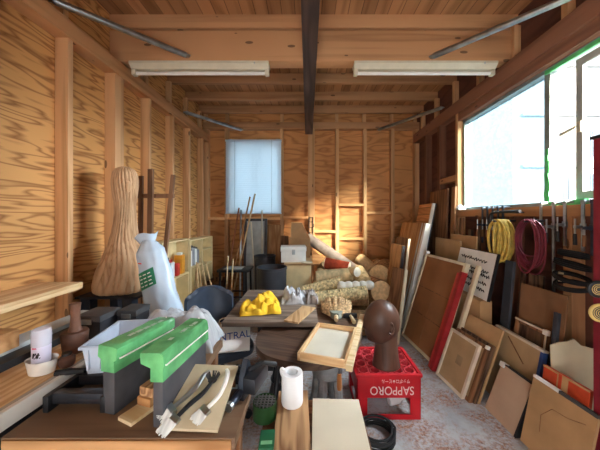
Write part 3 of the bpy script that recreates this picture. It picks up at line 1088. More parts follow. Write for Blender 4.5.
tt = thing('toggle_clamp', 'black iron clamp with shiny rod ends right of the tilted board', 'clamp', (-.252, .90, TZ), -.25)
MB().bx(-.022, .022, .02, .15, 0, .02, bev=.004).build('base', DKSTEEL, tt)
MB().prism([(0, 0), (.05, 0), (.075, .04), (.06, .085), (.045, .10), (.03, .075), (.015, .05)], -.010, .010, Matrix(((0, 0, 1, .0), (1, 0, 0, .03), (0, 1, 0, .02), (0, 0, 0, 1)))).build('arm', BLUESTEEL, tt)
MB().cyl((-.04, .10, .06), (.05, .10, .06), .011, seg=14).cyl((-.04, .10, .06), (-.052, .10, .06), .017, seg=14).build('cross_rod', DKSTEEL, tt)
MB().bx(.012, .06, .03, .15, .02, .075, bev=.006).bx(-.05, -.012, .07, .15, .02, .05, bev=.005).build('body', DKSTEEL, tt)
MB().cyl((0, -.03, .02), (0, .05, .02), .014, seg=16).build('cylinder', BLUESTEEL, tt)
MB().cyl((0, -.045, .02), (0, -.03, .02), .0145, seg=16).build('rod_end', STEEL, tt)
MB().tube([(.02, .06, .09), (.06, .10, .10), (.09, .15, .07)], [.009, .008, .010], 10).build('handle', BLACKP, tt)

# ------------------------------------------------------------------ low bench in the near middle
LZ = .50
lt = thing('low_bench', 'low dark brown bench in the near middle beside the work table', 'bench', (.0, 1.05, 0))
MB().bx(-.185, .235, -.25, .16, LZ - .03, LZ, bev=.003).build('bench_top', BROWN_X, lt)
for x in (-.15, .19):
    for y in (-.2, .12):
        MB().bx(x - .02, x + .02, y - .02, y + .02, 0, LZ - .03).build('leg', BROWN_Z, lt)
pk = MB().bx(-.068, .068, -.24, .21, 0, .03, bev=.004).build('old_plank', OLD_Y)
single(pk, 'weathered brown plank lying under the white foam mug', 'plank', (-.062, 1.02, LZ + .0005), .04)
ws = MB().bx(-.105, .105, -.21, .15, 0, .018, bev=.002).build('white_board', mat('pale_plywood', (222, 212, 188), .65, var=.06, scale=4))
single(ws, 'pale off white board lying on the low bench right of the old plank', 'board', (.122, 1.04, LZ + .0005), -.03)
q = atz(292, 405, LZ + .03)
mug = thing('foam_mug', 'tall white foam mug with open top standing on the old plank', 'mug', (q.x, q.y + .015, LZ + .031))
MB().lathe([(0, 0), (.046, 0), (.048, .01), (.047, .128), (.045, .135), (.026, .135), (.024, .125), (.024, .05), (0, .05)], seg=32).build('cup_body', FOAM, mug)
MB().tube(smoothpath([(-.041, .012, .105), (-.05, .012, .13), (-.046, .012, .142), (-.034, .010, .134)]), .007, 8).build('handle_loop', FOAM, mug)
q = atz(264, 420, LZ)
tin = thing('strainer_tin', 'dark green tin with a cross barred top on the low bench', 'tin', (q.x, q.y + .02, LZ + .0005))
MB().lathe([(0, 0), (.050, 0), (.050, .066), (.048, .068), (.046, .066), (.046, .004), (0, .004)], seg=28).build('tin_body', GREENTIN, tin)
m = MB()
for k in range(-2, 3):
    L_ = math.sqrt(.046 ** 2 - (k * .015) ** 2)
    m.bar((k * .015, -L_, .063), (k * .015, L_, .063), .005, .004).bar((-L_, k * .015, .0645), (L_, k * .015, .0645), .005, .004)
m.build('grid', IRON, tin)
q = atz(268, 446, LZ)
gb = thing('green_carton', 'small dark green carton on the low bench near the bottom edge', 'carton', (q.x, q.y - .03, LZ + .0005), .06)
MB().bx(-.027, .027, -.03, .05, 0, .045, bev=.002).build('carton_body', mat('green_carton_paper', (22, 92, 56), .5), gb)
MB().bx(-.02, .02, -.015, .0, .0451, .0458).build('printed_panel', mat('green_print', (120, 176, 130), .5), gb)

# ------------------------------------------------------------------ carved sculpture on its stand
sp = Vector((-1.42, 2.02, .79))
sd = thing('sculpture_stand', 'dark steel stand under the tall carved sculpture', 'stand', (sp.x, sp.y, 0))
MB().bx(-.215, .22, -.2, .2, .772, .789, bev=.002).build('top_plate', DKSTEEL, sd)
for x, y in ((.12, -.12), (-.18, -.12), (-.18, .16), (.12, .16)):
    MB().bx(x - .035, x + .035, y - .035, y + .035, 0, .772, bev=.002).build('leg', mat('navy_steel_%d' % int((x + y) * 100), (42, 48, 60), .5, .3), sd)
prof = [(0, 0), (.185, 0), (.205, .02), (.205, .06), (.190, .13), (.168, .20), (.140, .28), (.110, .36), (.090, .44), (.077, .52), (.071, .60), (.072, .67), (.084, .74), (.092, .80), (.092, .85), (.083, .90), (.062, .932), (.030, .948), (0, .95)]
# densify
PP = []
for (r0, z0), (r1, z1) in zip(prof, prof[1:]):
    for k in range(4):
        PP.append((r0 + (r1 - r0) * k / 4, z0 + (z1 - z0) * k / 4))
PP.append(prof[-1])


def groove(a, z):
    w = a + .25 * noise.noise(Vector((math.cos(a) * 1.2, math.sin(a) * 1.2, z * 3)))
    g = abs(math.sin(w * 13))
    dip = 1 - .10 * (1 - g) ** 2
    lump = 1 + .05 * noise.noise(Vector((math.cos(a) * 2, math.sin(a) * 2, z * 4))) + .025 * noise.noise(Vector((a * 4, 0, z * 16)))
    return dip * lump


sc_ = thing('carved_sculpture', 'tall carved wooden bust flaring to a wide grooved base by the left wall', 'sculpture', sp)
MB().lathe(PP, seg=150, fn=groove, sx=.98).build('carved_body', SCULPT, sc_, smooth=60)
for i, (a, z, w) in enumerate(((-.75, .79, .022),)):
    m = MB()
    r = .088
    m.ball((r * math.cos(a), r * math.sin(a), z), (.018, .018, .045), (0, 0, a), fn=lambda v: 1 - .25 * max(0, v.x))
    m.build('ear', SCULPT, sc_)

# tall plastic bag with green label leaning beside the sculpture
bg = thing('plastic_sack', 'tall milky plastic sack with a green label beside the carved bust', 'sack', at(167, 322, 1.83), (0, math.radians(-13), .0))


def sack(u, v):
    a = u * 2 * PI
    z = v * .60
    w = .122 * (1 - .25 * v) * (1 if v < .86 else max(.25, 1 - (v - .86) * 4.6))
    w *= min(1, .75 + v * 4)
    k = 1 + .10 * noise.noise(Vector((math.cos(a) * 2.5, math.sin(a) * 2.5, z * 7))) + .05 * noise.noise(Vector((math.cos(a) * 7, math.sin(a) * 7, z * 16)))
    return (w * k * math.cos(a), w * .7 * k * math.sin(a), z)


m = MB()
m.grid(40, 34, sack)
bmesh.ops.remove_doubles(m.bm, verts=m.bm.verts[:], dist=1e-5)
m.build('bag_body', BAGPLAST, bg, smooth=60)
m = MB()
m.grid(14, 8, lambda u, v: (.055 * math.cos(u * 6.28) * (1 + .5 * v), .04 * math.sin(u * 6.28) * (1 + .5 * v), .585 + .05 * v + .012 * math.sin(u * 19)))
m.build('gathered_top', BAGPLAST, bg, smooth=60)


def onbag(x, z, lift=.004):
    v = z / .60
    w = .122 * (1 - .25 * v)
    return Vector((x, -.7 * math.sqrt(max(0, w * w - x * x)) * 1.09 - lift, z))


lb = MB().grid(8, 6, lambda u, v: onbag(-.085 + .125 * u, .26 + .115 * v + .03 * u, .008), .0012).build('green_label', GREENLBL, bg)
m = MB()
for r_ in range(4):
    for k in range(3):
        x0 = -.070 + k * .034
        z0 = .285 + r_ * .024 + .006 * k
        m.bar(onbag(x0, z0, .0102), onbag(x0 + .024 - .004 * ((r_ + k) % 2), z0 + .005, .0102), .0012, .007)
m.build('label_text', PAPER, lb)
MB().bar(onbag(-.06, .45, .008), onbag(-.03, .442, .008), .002, .008).build('red_mark', REDPACK, bg)
bgs = thing('packing_case', 'plain brown case under the plastic sack', 'case', (-.985, 1.90, 0))
MB().bx(-.13, .085, -.14, .16, 0, .56, bev=.004).build('case_body', CARD, bgs)
MB().bx(-.135, .09, -.145, .165, .5602, .572, bev=.003).build('lid', CARD, bgs)

# wooden easel against the left wall
EASELW = wood('easel_wood', (136, 100, 74), (104, 74, 54), axis=2, along=1.5, across=16, rings=3, contrast=(.05, .6))
ez = thing('wooden_easel', 'dark wooden easel leaning beside the left wall behind the carved bust', 'easel', (-1.47, 2.42, 0))
MB().bar((-.01, 0, 0), (-.01, .03, 1.80), .045, .03, (0, 1, 0)).build('mast', EASELW, ez)
MB().bar((.12, .02, .92), (.19, .05, 1.75), .035, .025, (0, 1, 0)).bar((.05, -.0, 0), (.12, .02, .92), .035, .025, (0, 1, 0)).build('leg', EASELW, ez)
MB().bar((-.10, -.005, 0), (-.115, .05, 1.74), .035, .025, (0, 1, 0)).build('leg', EASELW, ez)
MB().bar((-.14, .045, 1.55), (.20, .045, 1.55), .04, .022, (0, 1, 0)).build('crossbar', EASELW, ez)

# ------------------------------------------------------------------ shelving along the left wall
def shelf_unit(y0, y1, top, shelves, label, dividers=()):
    t = thing('shelf_unit', label, 'shelf', (-1.47, (y0 + y1) / 2, 0), 0, 'cream shelf units by the left wall')
    h = (y1 - y0) / 2
    T = .018
    MB().bx(-.16, .0, -h, -h + T, 0, top).build('side_panel', CREAM, t)
    MB().bx(-.16, .0, h - T, h, 0, top).build('side_panel', CREAM, t)
    MB().bx(-.16, 0, -h + T, h - T, top - T, top).build('top_panel', CREAM, t)
    MB().bx(-.16, -.152, -h + T, h - T, .05, top - T).build('back_panel', CREAM, t)
    for s in shelves:
        zz, a, b_ = s
        MB().bx(-.152, 0, -h + T + a * (2 * h - 2 * T), -h + T + b_ * (2 * h - 2 * T), zz, zz + T).build('shelf', CREAM, t)
    for d in dividers:
        MB().bx(-.152, 0, -h + d * 2 * h - T / 2, -h + d * 2 * h + T / 2, .05, top - T).build('divider', CREAM, t)
    return t


shelf_unit(2.62, 3.22, 1.085, ((.05, 0, 1), (.66, 0, 1)), 'cream shelf unit holding coloured packs beside the easel')
shelf_unit(3.25, 4.0, 1.06, ((.05, 0, 1), (.70, 0, .47), (.66, .53, 1), (.88, .53, 1)), 'cream divided shelf unit nearest the rear wall', (.5,))


def pack(x, y, z, w, d, h, mt, label, capm=None, group='packs on the cream shelves'):
    t = thing('pack', label, 'pack', (x, y, z), .2 * math.sin(y * 9), group)
    MB().bx(-w / 2, w / 2, -d / 2, d / 2, 0, h, bev=.008).build('pack_body', mt, t)
    if capm:
        MB().bx(-w * .3, w * .3, -d * .3, d * .3, h, h + .03, bev=.005).build('cap', capm, t)


Z1 = .6785
pack(-1.53, 2.86, Z1, .09, .10, .17, PAPER, 'white pack on the first cream shelf, nearest the camera', REDPACK)
pack(-1.53, 2.985, Z1, .09, .09, .14, REDPACK, 'red pack in the middle of the first cream shelf')
pack(-1.53, 3.10, Z1, .09, .09, .22, ORANGEPACK, 'orange and white pack at the far end of the first cream shelf', PAPER)
pack(-1.53, 2.745, Z1, .09, .08, .24, mat('dark_pack', (70, 66, 70), .5), 'dark pack partly behind the plastic sack on the first cream shelf', PAPER)
for i in range(4):
    pack(-1.535, 3.32 + i * .072, .7185, .09, .055, (.20, .23, .21, .19)[i], PAPER if i % 2 == 0 else mat('grey_pack', (150, 152, 156), .6),
         ['white bottle nearest the camera on the divided shelf', 'grey bottle second on the divided shelf', 'white bottle third on the divided shelf', 'grey bottle beside the divider of the shelf'][i], mat('cap_%d' % i, (60, 60, 66), .5))
# loose sticks on and in front of the shelf units
random.seed(11)
for i, (x0, y0, x1, y1) in enumerate(((194, 262, 198, 300), (198, 263, 204, 303), (201, 258, 209, 305), (206, 263, 214, 306), (190, 266, 192, 302))):
    a = at(x0, y0, 3.38)
    b_ = at(x1, y1, 3.20)
    b_.z = .012
    b_.x = a.x + .16 + .03 * (i if i < 4 else -1)
    a.x = max(a.x, -1.45)
    s_ = MB().cyl((0, 0, 0), a - b_, .011, .008, 8).build('wood_stick', PINE_Z)
    single(s_, ['thin stick leaning on the divided cream shelf, leftmost top end', 'thin stick leaning on the divided cream shelf, longest of the bundle', 'thin stick with the highest tip leaning on the divided shelf',
                'nearly upright thin stick leaning on the divided shelf', 'short thin stick between the two cream shelf units'][i], 'stick', b_, None, 'sticks leaning on the divided shelf')
bkt = thing('scrap_box', 'open wooden box of scraps on the floor before the divided shelf', 'box', Vector((-1.358, 3.905, 0)))
bkt.location.z = 0
m = MB()
m.bx(-.11, .11, -.13, .13, 0, .02).bx(-.11, .11, -.13, -.115, .02, .42).bx(-.11, .11, .115, .13, .02, .42).bx(-.11, -.095, -.115, .115, .02, .42).bx(.095, .11, -.115, .115, .02, .42)
m.build('box_body', BROWN_X, bkt)
for i in range(7):
    a = i * .9
    m = MB().bar((.035 * math.cos(a), .05 * math.sin(a), .021), (.065 * math.cos(a), .085 * math.sin(a), .46 + .05 * (i % 3)), .022, .010)
    s_ = m.build('wood_scrap', (PINE_Z, BROWN_Z, TAN_Z)[i % 3])
    single(s_, 'splintered wood scrap standing in the open scrap box', 'scrap', bkt.location, None, 'wood scraps in the scrap box')

# ================================================================== CENTRE
# swivel chair
ch = thing('swivel_chair', 'black vinyl swivel chair with chrome foot ring beside the work tables', 'chair', (-.605, 1.825, 0), .50)


def seat_fn(u, v):
    x, y = (u - .5) * 2, (v - .5) * 2
    return (.205 * x, .20 * y, .455 + .018 * (x * x) + .012 * y * y)


m = MB()
poly = []
for k in range(40):
    a = 2 * PI * k / 40
    cs, sn = math.cos(a), math.sin(a)
    poly.append((.205 * math.copysign(abs(cs) ** .55, cs), .20 * math.copysign(abs(sn) ** .55, sn)))
rings = []
for sc_k, z in ((.90, .415), (.985, .425), (1., .445), (.985, .465), (.93, .476), (.6, .468), (.2, .462)):
    rings.append([m.bm.verts.new((x * sc_k, y * sc_k, z)) for x, y in poly])
for A, B in zip(rings, rings[1:]):
    for k in range(40):
        m.bm.faces.new((A[k], A[(k + 1) % 40], B[(k + 1) % 40], B[k]))
m.bm.faces.new(rings[0][::-1])
m.bm.faces.new(rings[-1])
m.build('seat', CHAIRP, ch)


def back_fn(s, off):
    def f(u, v):
        x, z = (u - .5) * 2, (v - .5) * 2
        k = (1 - .30 * abs(z) ** 7)
        xx = .178 * x * k
        zz = .145 * z * (1 - .22 * abs(x) ** 4)
        return (xx - .05, .255 + off - .07 * (x * x) + .035 * v, .665 + zz)
    return f


MB().grid(22, 16, back_fn(1, 0), .032).build('backrest', CHAIRP, ch, smooth=50)
MB().tube(smoothpath([(-.03, .10, .41), (-.03, .25, .42), (-.045, .305, .50), (-.05, .30, .62)]), .014, 8, flat=.6).build('back_support', DKSTEEL, ch)
MB().cyl((0, 0, .10), (0, 0, .30), .026, seg=16).cyl((0, 0, .30), (0, 0, .415), .017, seg=16).build('column', BLACKP, ch)
MB().tube([(.19 * math.cos(2 * PI * k / 48), .19 * math.sin(2 * PI * k / 48), .20) for k in range(48)], .007, 8, closed=True).build('foot_ring', STEEL, ch)
m = MB()
for k in range(4):
    a = PI / 4 + k * PI / 2
    m.cyl((.02 * math.cos(a), .02 * math.sin(a), .20), (.19 * math.cos(a), .19 * math.sin(a), .20), .005, seg=6)
m.build('ring_spokes', STEEL, ch)
for k in range(5):
    a = 2 * PI * k / 5 + .4
    l_ = MB().bar((.0, 0, .105), (.22 * math.cos(a), .22 * math.sin(a), .075), .032, .022, bev=.004).build('leg', STEEL, ch)
    MB().cyl((.215 * math.cos(a) - .012 * math.sin(a), .215 * math.sin(a) + .012 * math.cos(a), .027), (.215 * math.cos(a) + .012 * math.sin(a), .215 * math.sin(a) - .012 * math.cos(a), .027), .027, seg=16) \
        .cyl((.215 * math.cos(a), .215 * math.sin(a), .03), (.215 * math.cos(a), .215 * math.sin(a), .075), .008, seg=8).build('caster', BLACKP, l_)
MB().tube([(.02, -.0, .40), (.1, -.12, .40), (.12, -.17, .395)], .006, 8).build('lever', BLACKP, ch)
# paper bag with lettering on the seat
pb = thing('paper_bag', 'flat white paper bag with blue lettering lying on the chair seat', 'bag', (-.555, 1.755, .479), (math.radians(24), 0, .20))
MB().bx(-.165, .16, -.115, .115, 0, .012, bev=.003).build('bag_body', PAPER, pb)
lettering('lettering', 'CENTRAL', .082, BLUELET, pb, (0.02, .0, .0125), (0, 0, 0.08), sx=.80)
MB().tube(smoothpath([(-.06, .112, .006), (-.05, .14, .03), (.0, .15, .035), (.03, .135, .02), (.03, .112, .006)]), .004, 6).build('handle', CREAMFR, pb)
pb.location.z = .479 + .052

# rear worktable with the cloths
wt = thing('square_worktable', 'dark square worktable carrying the yellow and grey cloths', 'table', (-.25, 2.10, 0))
WTZ = .65
MB().bx(-.325, .315, -.37, .40, WTZ - .032, WTZ, bev=.003).build('table_top', wood('grey_bench_wood', (134, 118, 104), (92, 78, 68), axis=0, along=1.2, across=14, rings=4), wt)
MB().bx(-.12, .24, .20, .38, .05, WTZ - .032).build('cabinet_base', DKSTEEL, wt)
MB().bx(-.14, .26, .18, .39, 0, .05).build('plinth', BLACKP, wt)
yc = MB().grid(40, 36, lambda u, v: crumple(u, v, .29, .28, .11, 7.7, 2.2, 1.3), .003).build('yellow_cloth', YELCLOTH, smooth=70)
single(yc, 'crumpled bright yellow work cloth on the square worktable', 'cloth', (-.36, 1.98, WTZ + .003), .2)
gc = MB().grid(40, 36, lambda u, v: crumple(u, v, .21, .25, .11, 4.1, 2.2, 1.3), .003).build('grey_cloth', GREYCLOTH, smooth=70)
single(gc, 'crumpled pale grey cloth beside the yellow cloth', 'cloth', (-.115, 2.19, WTZ + .003), 0)
gc = MB().grid(34, 30, lambda u, v: crumple(u, v, .10, .20, .10, 9.4, 2.0, 1.2), .003).build('grey_cloth', mat('taupe_cloth', (138, 128, 122), .85, var=.3, scale=14), smooth=70)
single(gc, 'taupe crumpled rag at the right end of the cloths on the square worktable', 'rag', (.035, 2.17, WTZ + .003), 0)
a, b_ = atz(291, 322, WTZ + .008), atz(309, 305, WTZ + .008)
pk = MB().bar(a, b_ + Vector((0, -.05, 0)), .105, .012, bev=.001).build('plank_offcut', wood('tan_plank_y', (196, 160, 116), (160, 122, 80), axis=1, along=1.5, across=22, rings=4))
single(pk, 'tan plank offcut lying across the front edge of the square worktable', 'plank')

# oval wooden table on a bent pipe base
rt = thing('oval_table', 'dark brown oval wooden table with curved pipe legs in front of the square worktable', 'table', (.025, 1.74, 0), -.30)
poly = []
for k in range(56):
    a = 2 * PI * k / 56
    cs, sn = math.cos(a), math.sin(a)
    e = .8
    poly.append((.325 * math.copysign(abs(cs) ** e, cs), .41 * math.copysign(abs(sn) ** e, sn)))
RTZ = .60
MB().prism(poly, RTZ - .036, RTZ).build('table_top', DARKWOOD_X, rt)
MB().cyl((-.205, -.02, .53), (-.205, -.02, RTZ - .036), .09, seg=24).build('top_plate', DKSTEEL, rt)
for i, (dx, dy) in enumerate(((-.11, -.10), (-.02, -.20), (.05, .16), (-.10, .14))):
    x0, y0 = -.205 + dx * .22, -.02 + dy * .22
    P = smoothpath([(x0, y0, .54), (x0 + dx * .05, y0 + dy * .05, .38), (x0 + dx * .18, y0 + dy * .18, .22), (x0 + dx * .5, y0 + dy * .5, .08), (x0 + dx * .8, y0 + dy * .8, .017)])
    MB().tube(P, .019, 10).build('leg', DKSTEEL, rt)
MB().tube([(-.205 + .07 * math.cos(2 * PI * k / 24), -.02 + .07 * math.sin(2 * PI * k / 24), .25) for k in range(24)], .010, 8, closed=True).build('brace_ring', DKSTEEL, rt)

# iron stool under the tray
st = thing('iron_stool', 'grey iron pedestal stool with curved legs under the tray', 'stool', (.125, 1.70, 0))
MB().lathe([(0, .43), (.07, .43), (.115, .445), (.135, .47), (.132, .49), (.10, .502), (0, .504)], seg=32).build('seat', IRON, st)
MB().lathe([(0, .32), (.085, .32), (.098, .335), (.098, .40), (.085, .43), (0, .43)], seg=28).build('hub', IRON, st)
for k in range(4):
    a = PI / 4 + k * PI / 2 + .3
    dx, dy = math.cos(a), math.sin(a)
    MB().tube(smoothpath([(.062 * dx, .062 * dy, .36), (.072 * dx, .072 * dy, .26), (.09 * dx, .09 * dy, .15), (.15 * dx, .15 * dy, .05), (.21 * dx, .21 * dy, .026)]), [.032] * 12 + [.029] * 6 + [.025] * 7, 10).build('leg', IRON, st)

# tray frame
ty = thing('wooden_tray', 'shallow pale wooden tray frame lying at the front of the oval table', 'tray', (.128, 1.515, RTZ + .0005), math.radians(-17.5))
TW, TL = .128, .205
MB().bx(-TW + .012, TW - .012, -TL + .012, TL - .012, .004, .014).build('tray_panel', mat('tray_panel_board', (206, 202, 184), .7, var=.06, scale=5), ty)
MB().bx(-TW, -TW + .013, -TL, TL, 0, .042, bev=.0015).build('frame_side', PINE_Y, ty)
MB().bx(TW - .013, TW, -TL, TL, 0, .042, bev=.0015).build('frame_side', PINE_Y, ty)
MB().bx(-TW + .013, TW - .013, -TL, -TL + .013, 0, .042, bev=.0015).build('frame_end', PINE_X, ty)
MB().bx(-TW + .013, TW - .013, TL - .013, TL, 0, .042, bev=.0015).build('frame_end', PINE_X, ty)
nar = MB().bx(-.016, .016, -.34, .36, 0, .030, bev=.002).build('narrow_batten', PALE_X)
single(nar, 'narrow pale batten lying along the right edge of the tray', 'batten', (.298, 1.585, RTZ + .0005), math.radians(-17))
dw = thing('chisel', 'wooden handled chisel hanging below the front of the tray', 'chisel', (.165, 1.37, .44))
MB().lathe([(0, 0), (.011, 0), (.014, .02), (.012, .06), (.010, .085), (0, .087)], seg=16).build('handle', mat('chisel_handle', (176, 116, 64), .4, var=.15), dw)
MB().cyl((0, 0, .085), (0, 0, .123), .006, seg=10).build('blade', STEEL, dw)
# brush and hammer at the back of the oval table
q = atz(328, 316, RTZ)
wb_ = thing('straw_brush', 'coarse straw hand brush with pale ferrule at the rear of the oval table', 'brush', (q.x + .055, q.y - .06, RTZ + .001), -.1)
m = MB()
random.seed(5)
for k in range(420):
    u, v = random.uniform(-1, 1), random.uniform(0, 1)
    x1 = u * .125
    z1 = v * .10 * math.sqrt(max(.05, 1 - (u * .8) ** 2)) + .012
    m.tube([(u * .045, .02, .012 + v * .02), (u * .11, .09, .012 + v * .07), (x1, .17 + .03 * (1 - u * u) + random.uniform(-.015, .015), z1)], [.0042, .0045, .0025], 4)
m.build('bristles', BROOM, wb_, smooth=0)
m = MB()
m.prism([(-.052, .045), (.052, .045), (.035, .0), (.018, -.02), (-.018, -.02), (-.035, 0)], 0.004, .048)
m.build('ferrule', mat('grey_green_binding', (136, 142, 128), .7, var=.2), wb_)
MB().tube([(0, -.015, .024), (.0, -.07, .020)], [.017, .014], 12).build('handle', PALE_X, wb_)
q = atz(348, 321, RTZ)
hm = thing('hammer', 'small hammer with black head lying beside the straw brush', 'hammer', (q.x + .03, q.y - .01, RTZ + .001), .05)
MB().bx(-.055, .05, .06, .09, .0, .03, bev=.005).build('head', BLACKP, hm)
MB().tube([(0, .062, .016), (.002, -.05, .014)], [.010, .014], 10).build('handle', PALE_X, hm)

# ------------------------------------------------------------------ red crate and head
cr = thing('beer_crate', 'upside down red plastic bottle crate with white lettering on the floor', 'crate', (.539, 1.91, 0))
CW, CD, CH = .213, .18, .305
m = MB()
T = .012
for s in (-1, 1):
    y = s * (CD - T / 2)
    m.box((0, y, .225), (2 * CW, T, .16), bev=.004)
    m.box((0, y, .016), (2 * CW, T, .032), bev=.004)
    for q_ in (-1, 1):
        m.box((q_ * (CW - .035), y, .09), (.07, T, .13), bev=.004)
    x = s * (CW - T / 2)
    m.box((x, 0, .225), (T, 2 * CD, .16), bev=.004)
    m.box((x, 0, .016), (T, 2 * CD, .032), bev=.004)
    for q_ in (-1, 1):
        m.box((x, q_ * (CD - .03), .09), (T, .06, .13), bev=.004)
m.build('walls', RED, cr)
m = MB()
for s in (-1, 1):
    m.box((0, s * (CD + .002), CH - .010), (2 * CW + .012, .016, .020), bev=.005)
    m.box((s * (CW + .002), 0, CH - .010), (.016, 2 * CD + .012, .020), bev=.005)
m.build('top_rim', RED, cr)
m = MB()
gx, gy = (2 * CW - .03) / 5, (2 * CD - .03) / 4
for i in range(5):
    for j in range(4):
        cx = -CW + .015 + gx * (i + .5)
        cy = -CD + .015 + gy * (j + .5)
        m.tube([(cx + gx * .47 * math.cos(2 * PI * k / 6 + .52), cy + gy * .50 * math.sin(2 * PI * k / 6 + .52), CH - .009) for k in range(6)], .0055, 6, closed=True)
for i in range(6):
    x = -CW + .015 + gx * i
    m.bx(x - .0025, x + .0025, -CD + .014, CD - .014, CH - .075, CH - .016)
for j in range(5):
    y = -CD + .015 + gy * j
    m.bx(-CW + .014, CW - .014, y - .0025, y + .0025, CH - .075, CH - .0165)
m.build('bottle_lattice', mat('toplit_red_lattice', (222, 74, 84), .4, var=.2, scale=10), cr)  # paler red than the walls: highlights from above put into the colour
LET = mat('white_print', (236, 214, 210), .5, var=.06)
lettering('lettering', 'SAPPORO', .080, LET, cr, (.02, -CD - .0008, .197), (PI / 2, PI, 0), sx=.84)
lettering('small_lettering', 'サッポロ★ビール', .030, LET, cr, (.045, -CD - .0008, .258), (PI / 2, PI, 0), sx=.8)
for s in (-1, 1):
    MB().bx(s * .10 - .003, s * .10 + .003, -CD - .001, -CD + .001, .15, .29).build('print_rule', RED, cr)
btl = MB().lathe([(0, 0), (.026, 0), (.028, .01), (.028, .075), (.012, .10), (.012, .125), (0, .126)], seg=20).build('white_bottle', FOAM)
single(btl, 'small white bottle lying inside the red crate', 'bottle', (.58, 1.86, .0305), (0, PI / 2, .3))

hd = thing('head_sculpture', 'smooth dark wooden head on a thick neck standing on the red crate', 'sculpture', (.535, 1.85, CH - .004), .12)


def head_fn(v):
    # v on the unit sphere; face looks to -x
    k = 1.
    g = lambda dx, dy, dz, s: math.exp(-((v.x - dx) ** 2 + (v.y - dy) ** 2 + (v.z - dz) ** 2) / s)
    k += .17 * g(-.98, 0, -.12, .018)            # nose
    k += .08 * g(-.96, 0, .05, .02)              # bridge
    k -= .06 * g(-.9, .33, .12, .03) + .06 * g(-.9, -.33, .12, .03)   # eyes
    k += .05 * g(-.92, 0, .38, .10)              # forehead
    k += .07 * g(-.90, 0, -.42, .014)            # lips
    k -= .04 * g(-.93, 0, -.30, .008)
    k += .12 * g(-.72, 0, -.72, .05)             # chin
    k += .05 * g(.9, 0, .2, .3)                  # back of head
    k -= .05 * g(0, 1, -.5, .3) + .05 * g(0, -1, -.5, .3)
    return k


m = MB()
m.ball((-.012, 0, .305), (.125, .105, .155), (0, 0, 0), 56, 40, fn=head_fn)
m.build('head_form', HEADWOOD, hd, smooth=80)
m = MB()
NP = []
for i in range(15):
    t_ = i / 14
    NP.append((.072 + .026 * (1 - t_) ** 2 + .012 * t_ ** 3, .26 * t_))
NP = [(0, 0)] + NP + [(0, .26)]
m.lathe(NP, (.022, 0, 0), 30, sx=1.0, sy=.92)
m.build('neck', HEADWOOD, hd, smooth=60)
for s in (-1, 1):
    m = MB()
    pts = []
    for k in range(9):
        a = -2.2 + k * .52
        pts.append((.012 + .020 * math.cos(a), s * (.098 + .006 * math.sin(k)), .295 + .036 * math.sin(a)))
    m.tube(smoothpath(pts, 3), .007, 8)
    m.ball((.012, s * .096, .29), (.012, .010, .024))
    m.build('ear', HEADWOOD, hd, smooth=60)

q = atz(371, 434, 0.01)
m = MB()
P = []
random.seed(3)
for i in range(150):
    a = i * .30
    r = .105 + .012 * math.sin(i * .21) - .010 * (i % 21) / 21
    P.append((q.x + .03 + r * math.cos(a), q.y - .02 + r * 1.0 * math.sin(a), .009 + .0145 * (i // 21) * .55))
m.tube(P, .007, 6)
single(m.build('cable_coil', RUBBER), 'black cable coiled on the floor in front of the red crate', 'cable')

# ================================================================== REAR OF THE ROOM
def pole(p0, p1, r, m_, label, group=None, kind='pole', r1=None):
    p0, p1 = Vector(p0), Vector(p1)
    p0 = p0 + (p0 - p1) * ((p0.z - .01) / (p1.z - p0.z))      # carry the foot down to the floor
    o = MB().cyl((0, 0, 0), p1 - p0, r, r1 or r, 12).build(kind, m_)
    return single(o, label, kind, p0, None, group)


# slender stool
bs = thing('black_stool', 'black square stool with thin legs in front of the leaning poles', 'stool', (-.985, 3.55, 0))
MB().bx(-.21, .21, -.16, .16, .625, .655, bev=.005).build('seat', BLACKP, bs)
MB().bx(-.14, .10, -.10, .08, .6551, .660, bev=.002).build('pale_pad', GREYPAINT, bs)
for x, y in ((-.17, -.13), (.17, -.13), (-.17, .13), (.17, .13)):
    MB().bar((x, y, .625), (x * 1.08, y * 1.08, 0), .025, .025, (0, 1, 0)).build('leg', BLACKP, bs)
MB().bar((-.18, -.14, .3), (.18, -.14, .3), .018, .018).bar((-.18, .14, .3), (.18, .14, .3), .018, .018).build('stretcher', BLACKP, bs)


def drum(x, y, r, h, label):
    t = thing('black_drum', label, 'drum', (x, y, 0), 0, 'black drums by the rear window')
    MB().lathe([(0, 0), (r * .92, 0), (r * .94, .02), (r, h - .03), (r * 1.03, h - .028), (r * 1.04, h - .004), (r * 1.02, h), (r * .96, h), (r * .9, .03), (0, .03)], seg=40).build('drum_body', mat('drum_black_%d' % int(r * 100), (50, 50, 54), .45, var=.15), t)


drum(-.435, 3.12, .178, .755, 'larger open black drum standing nearer the camera')
drum(-.60, 3.62, .145, .82, 'smaller black drum half hidden behind the larger drum')
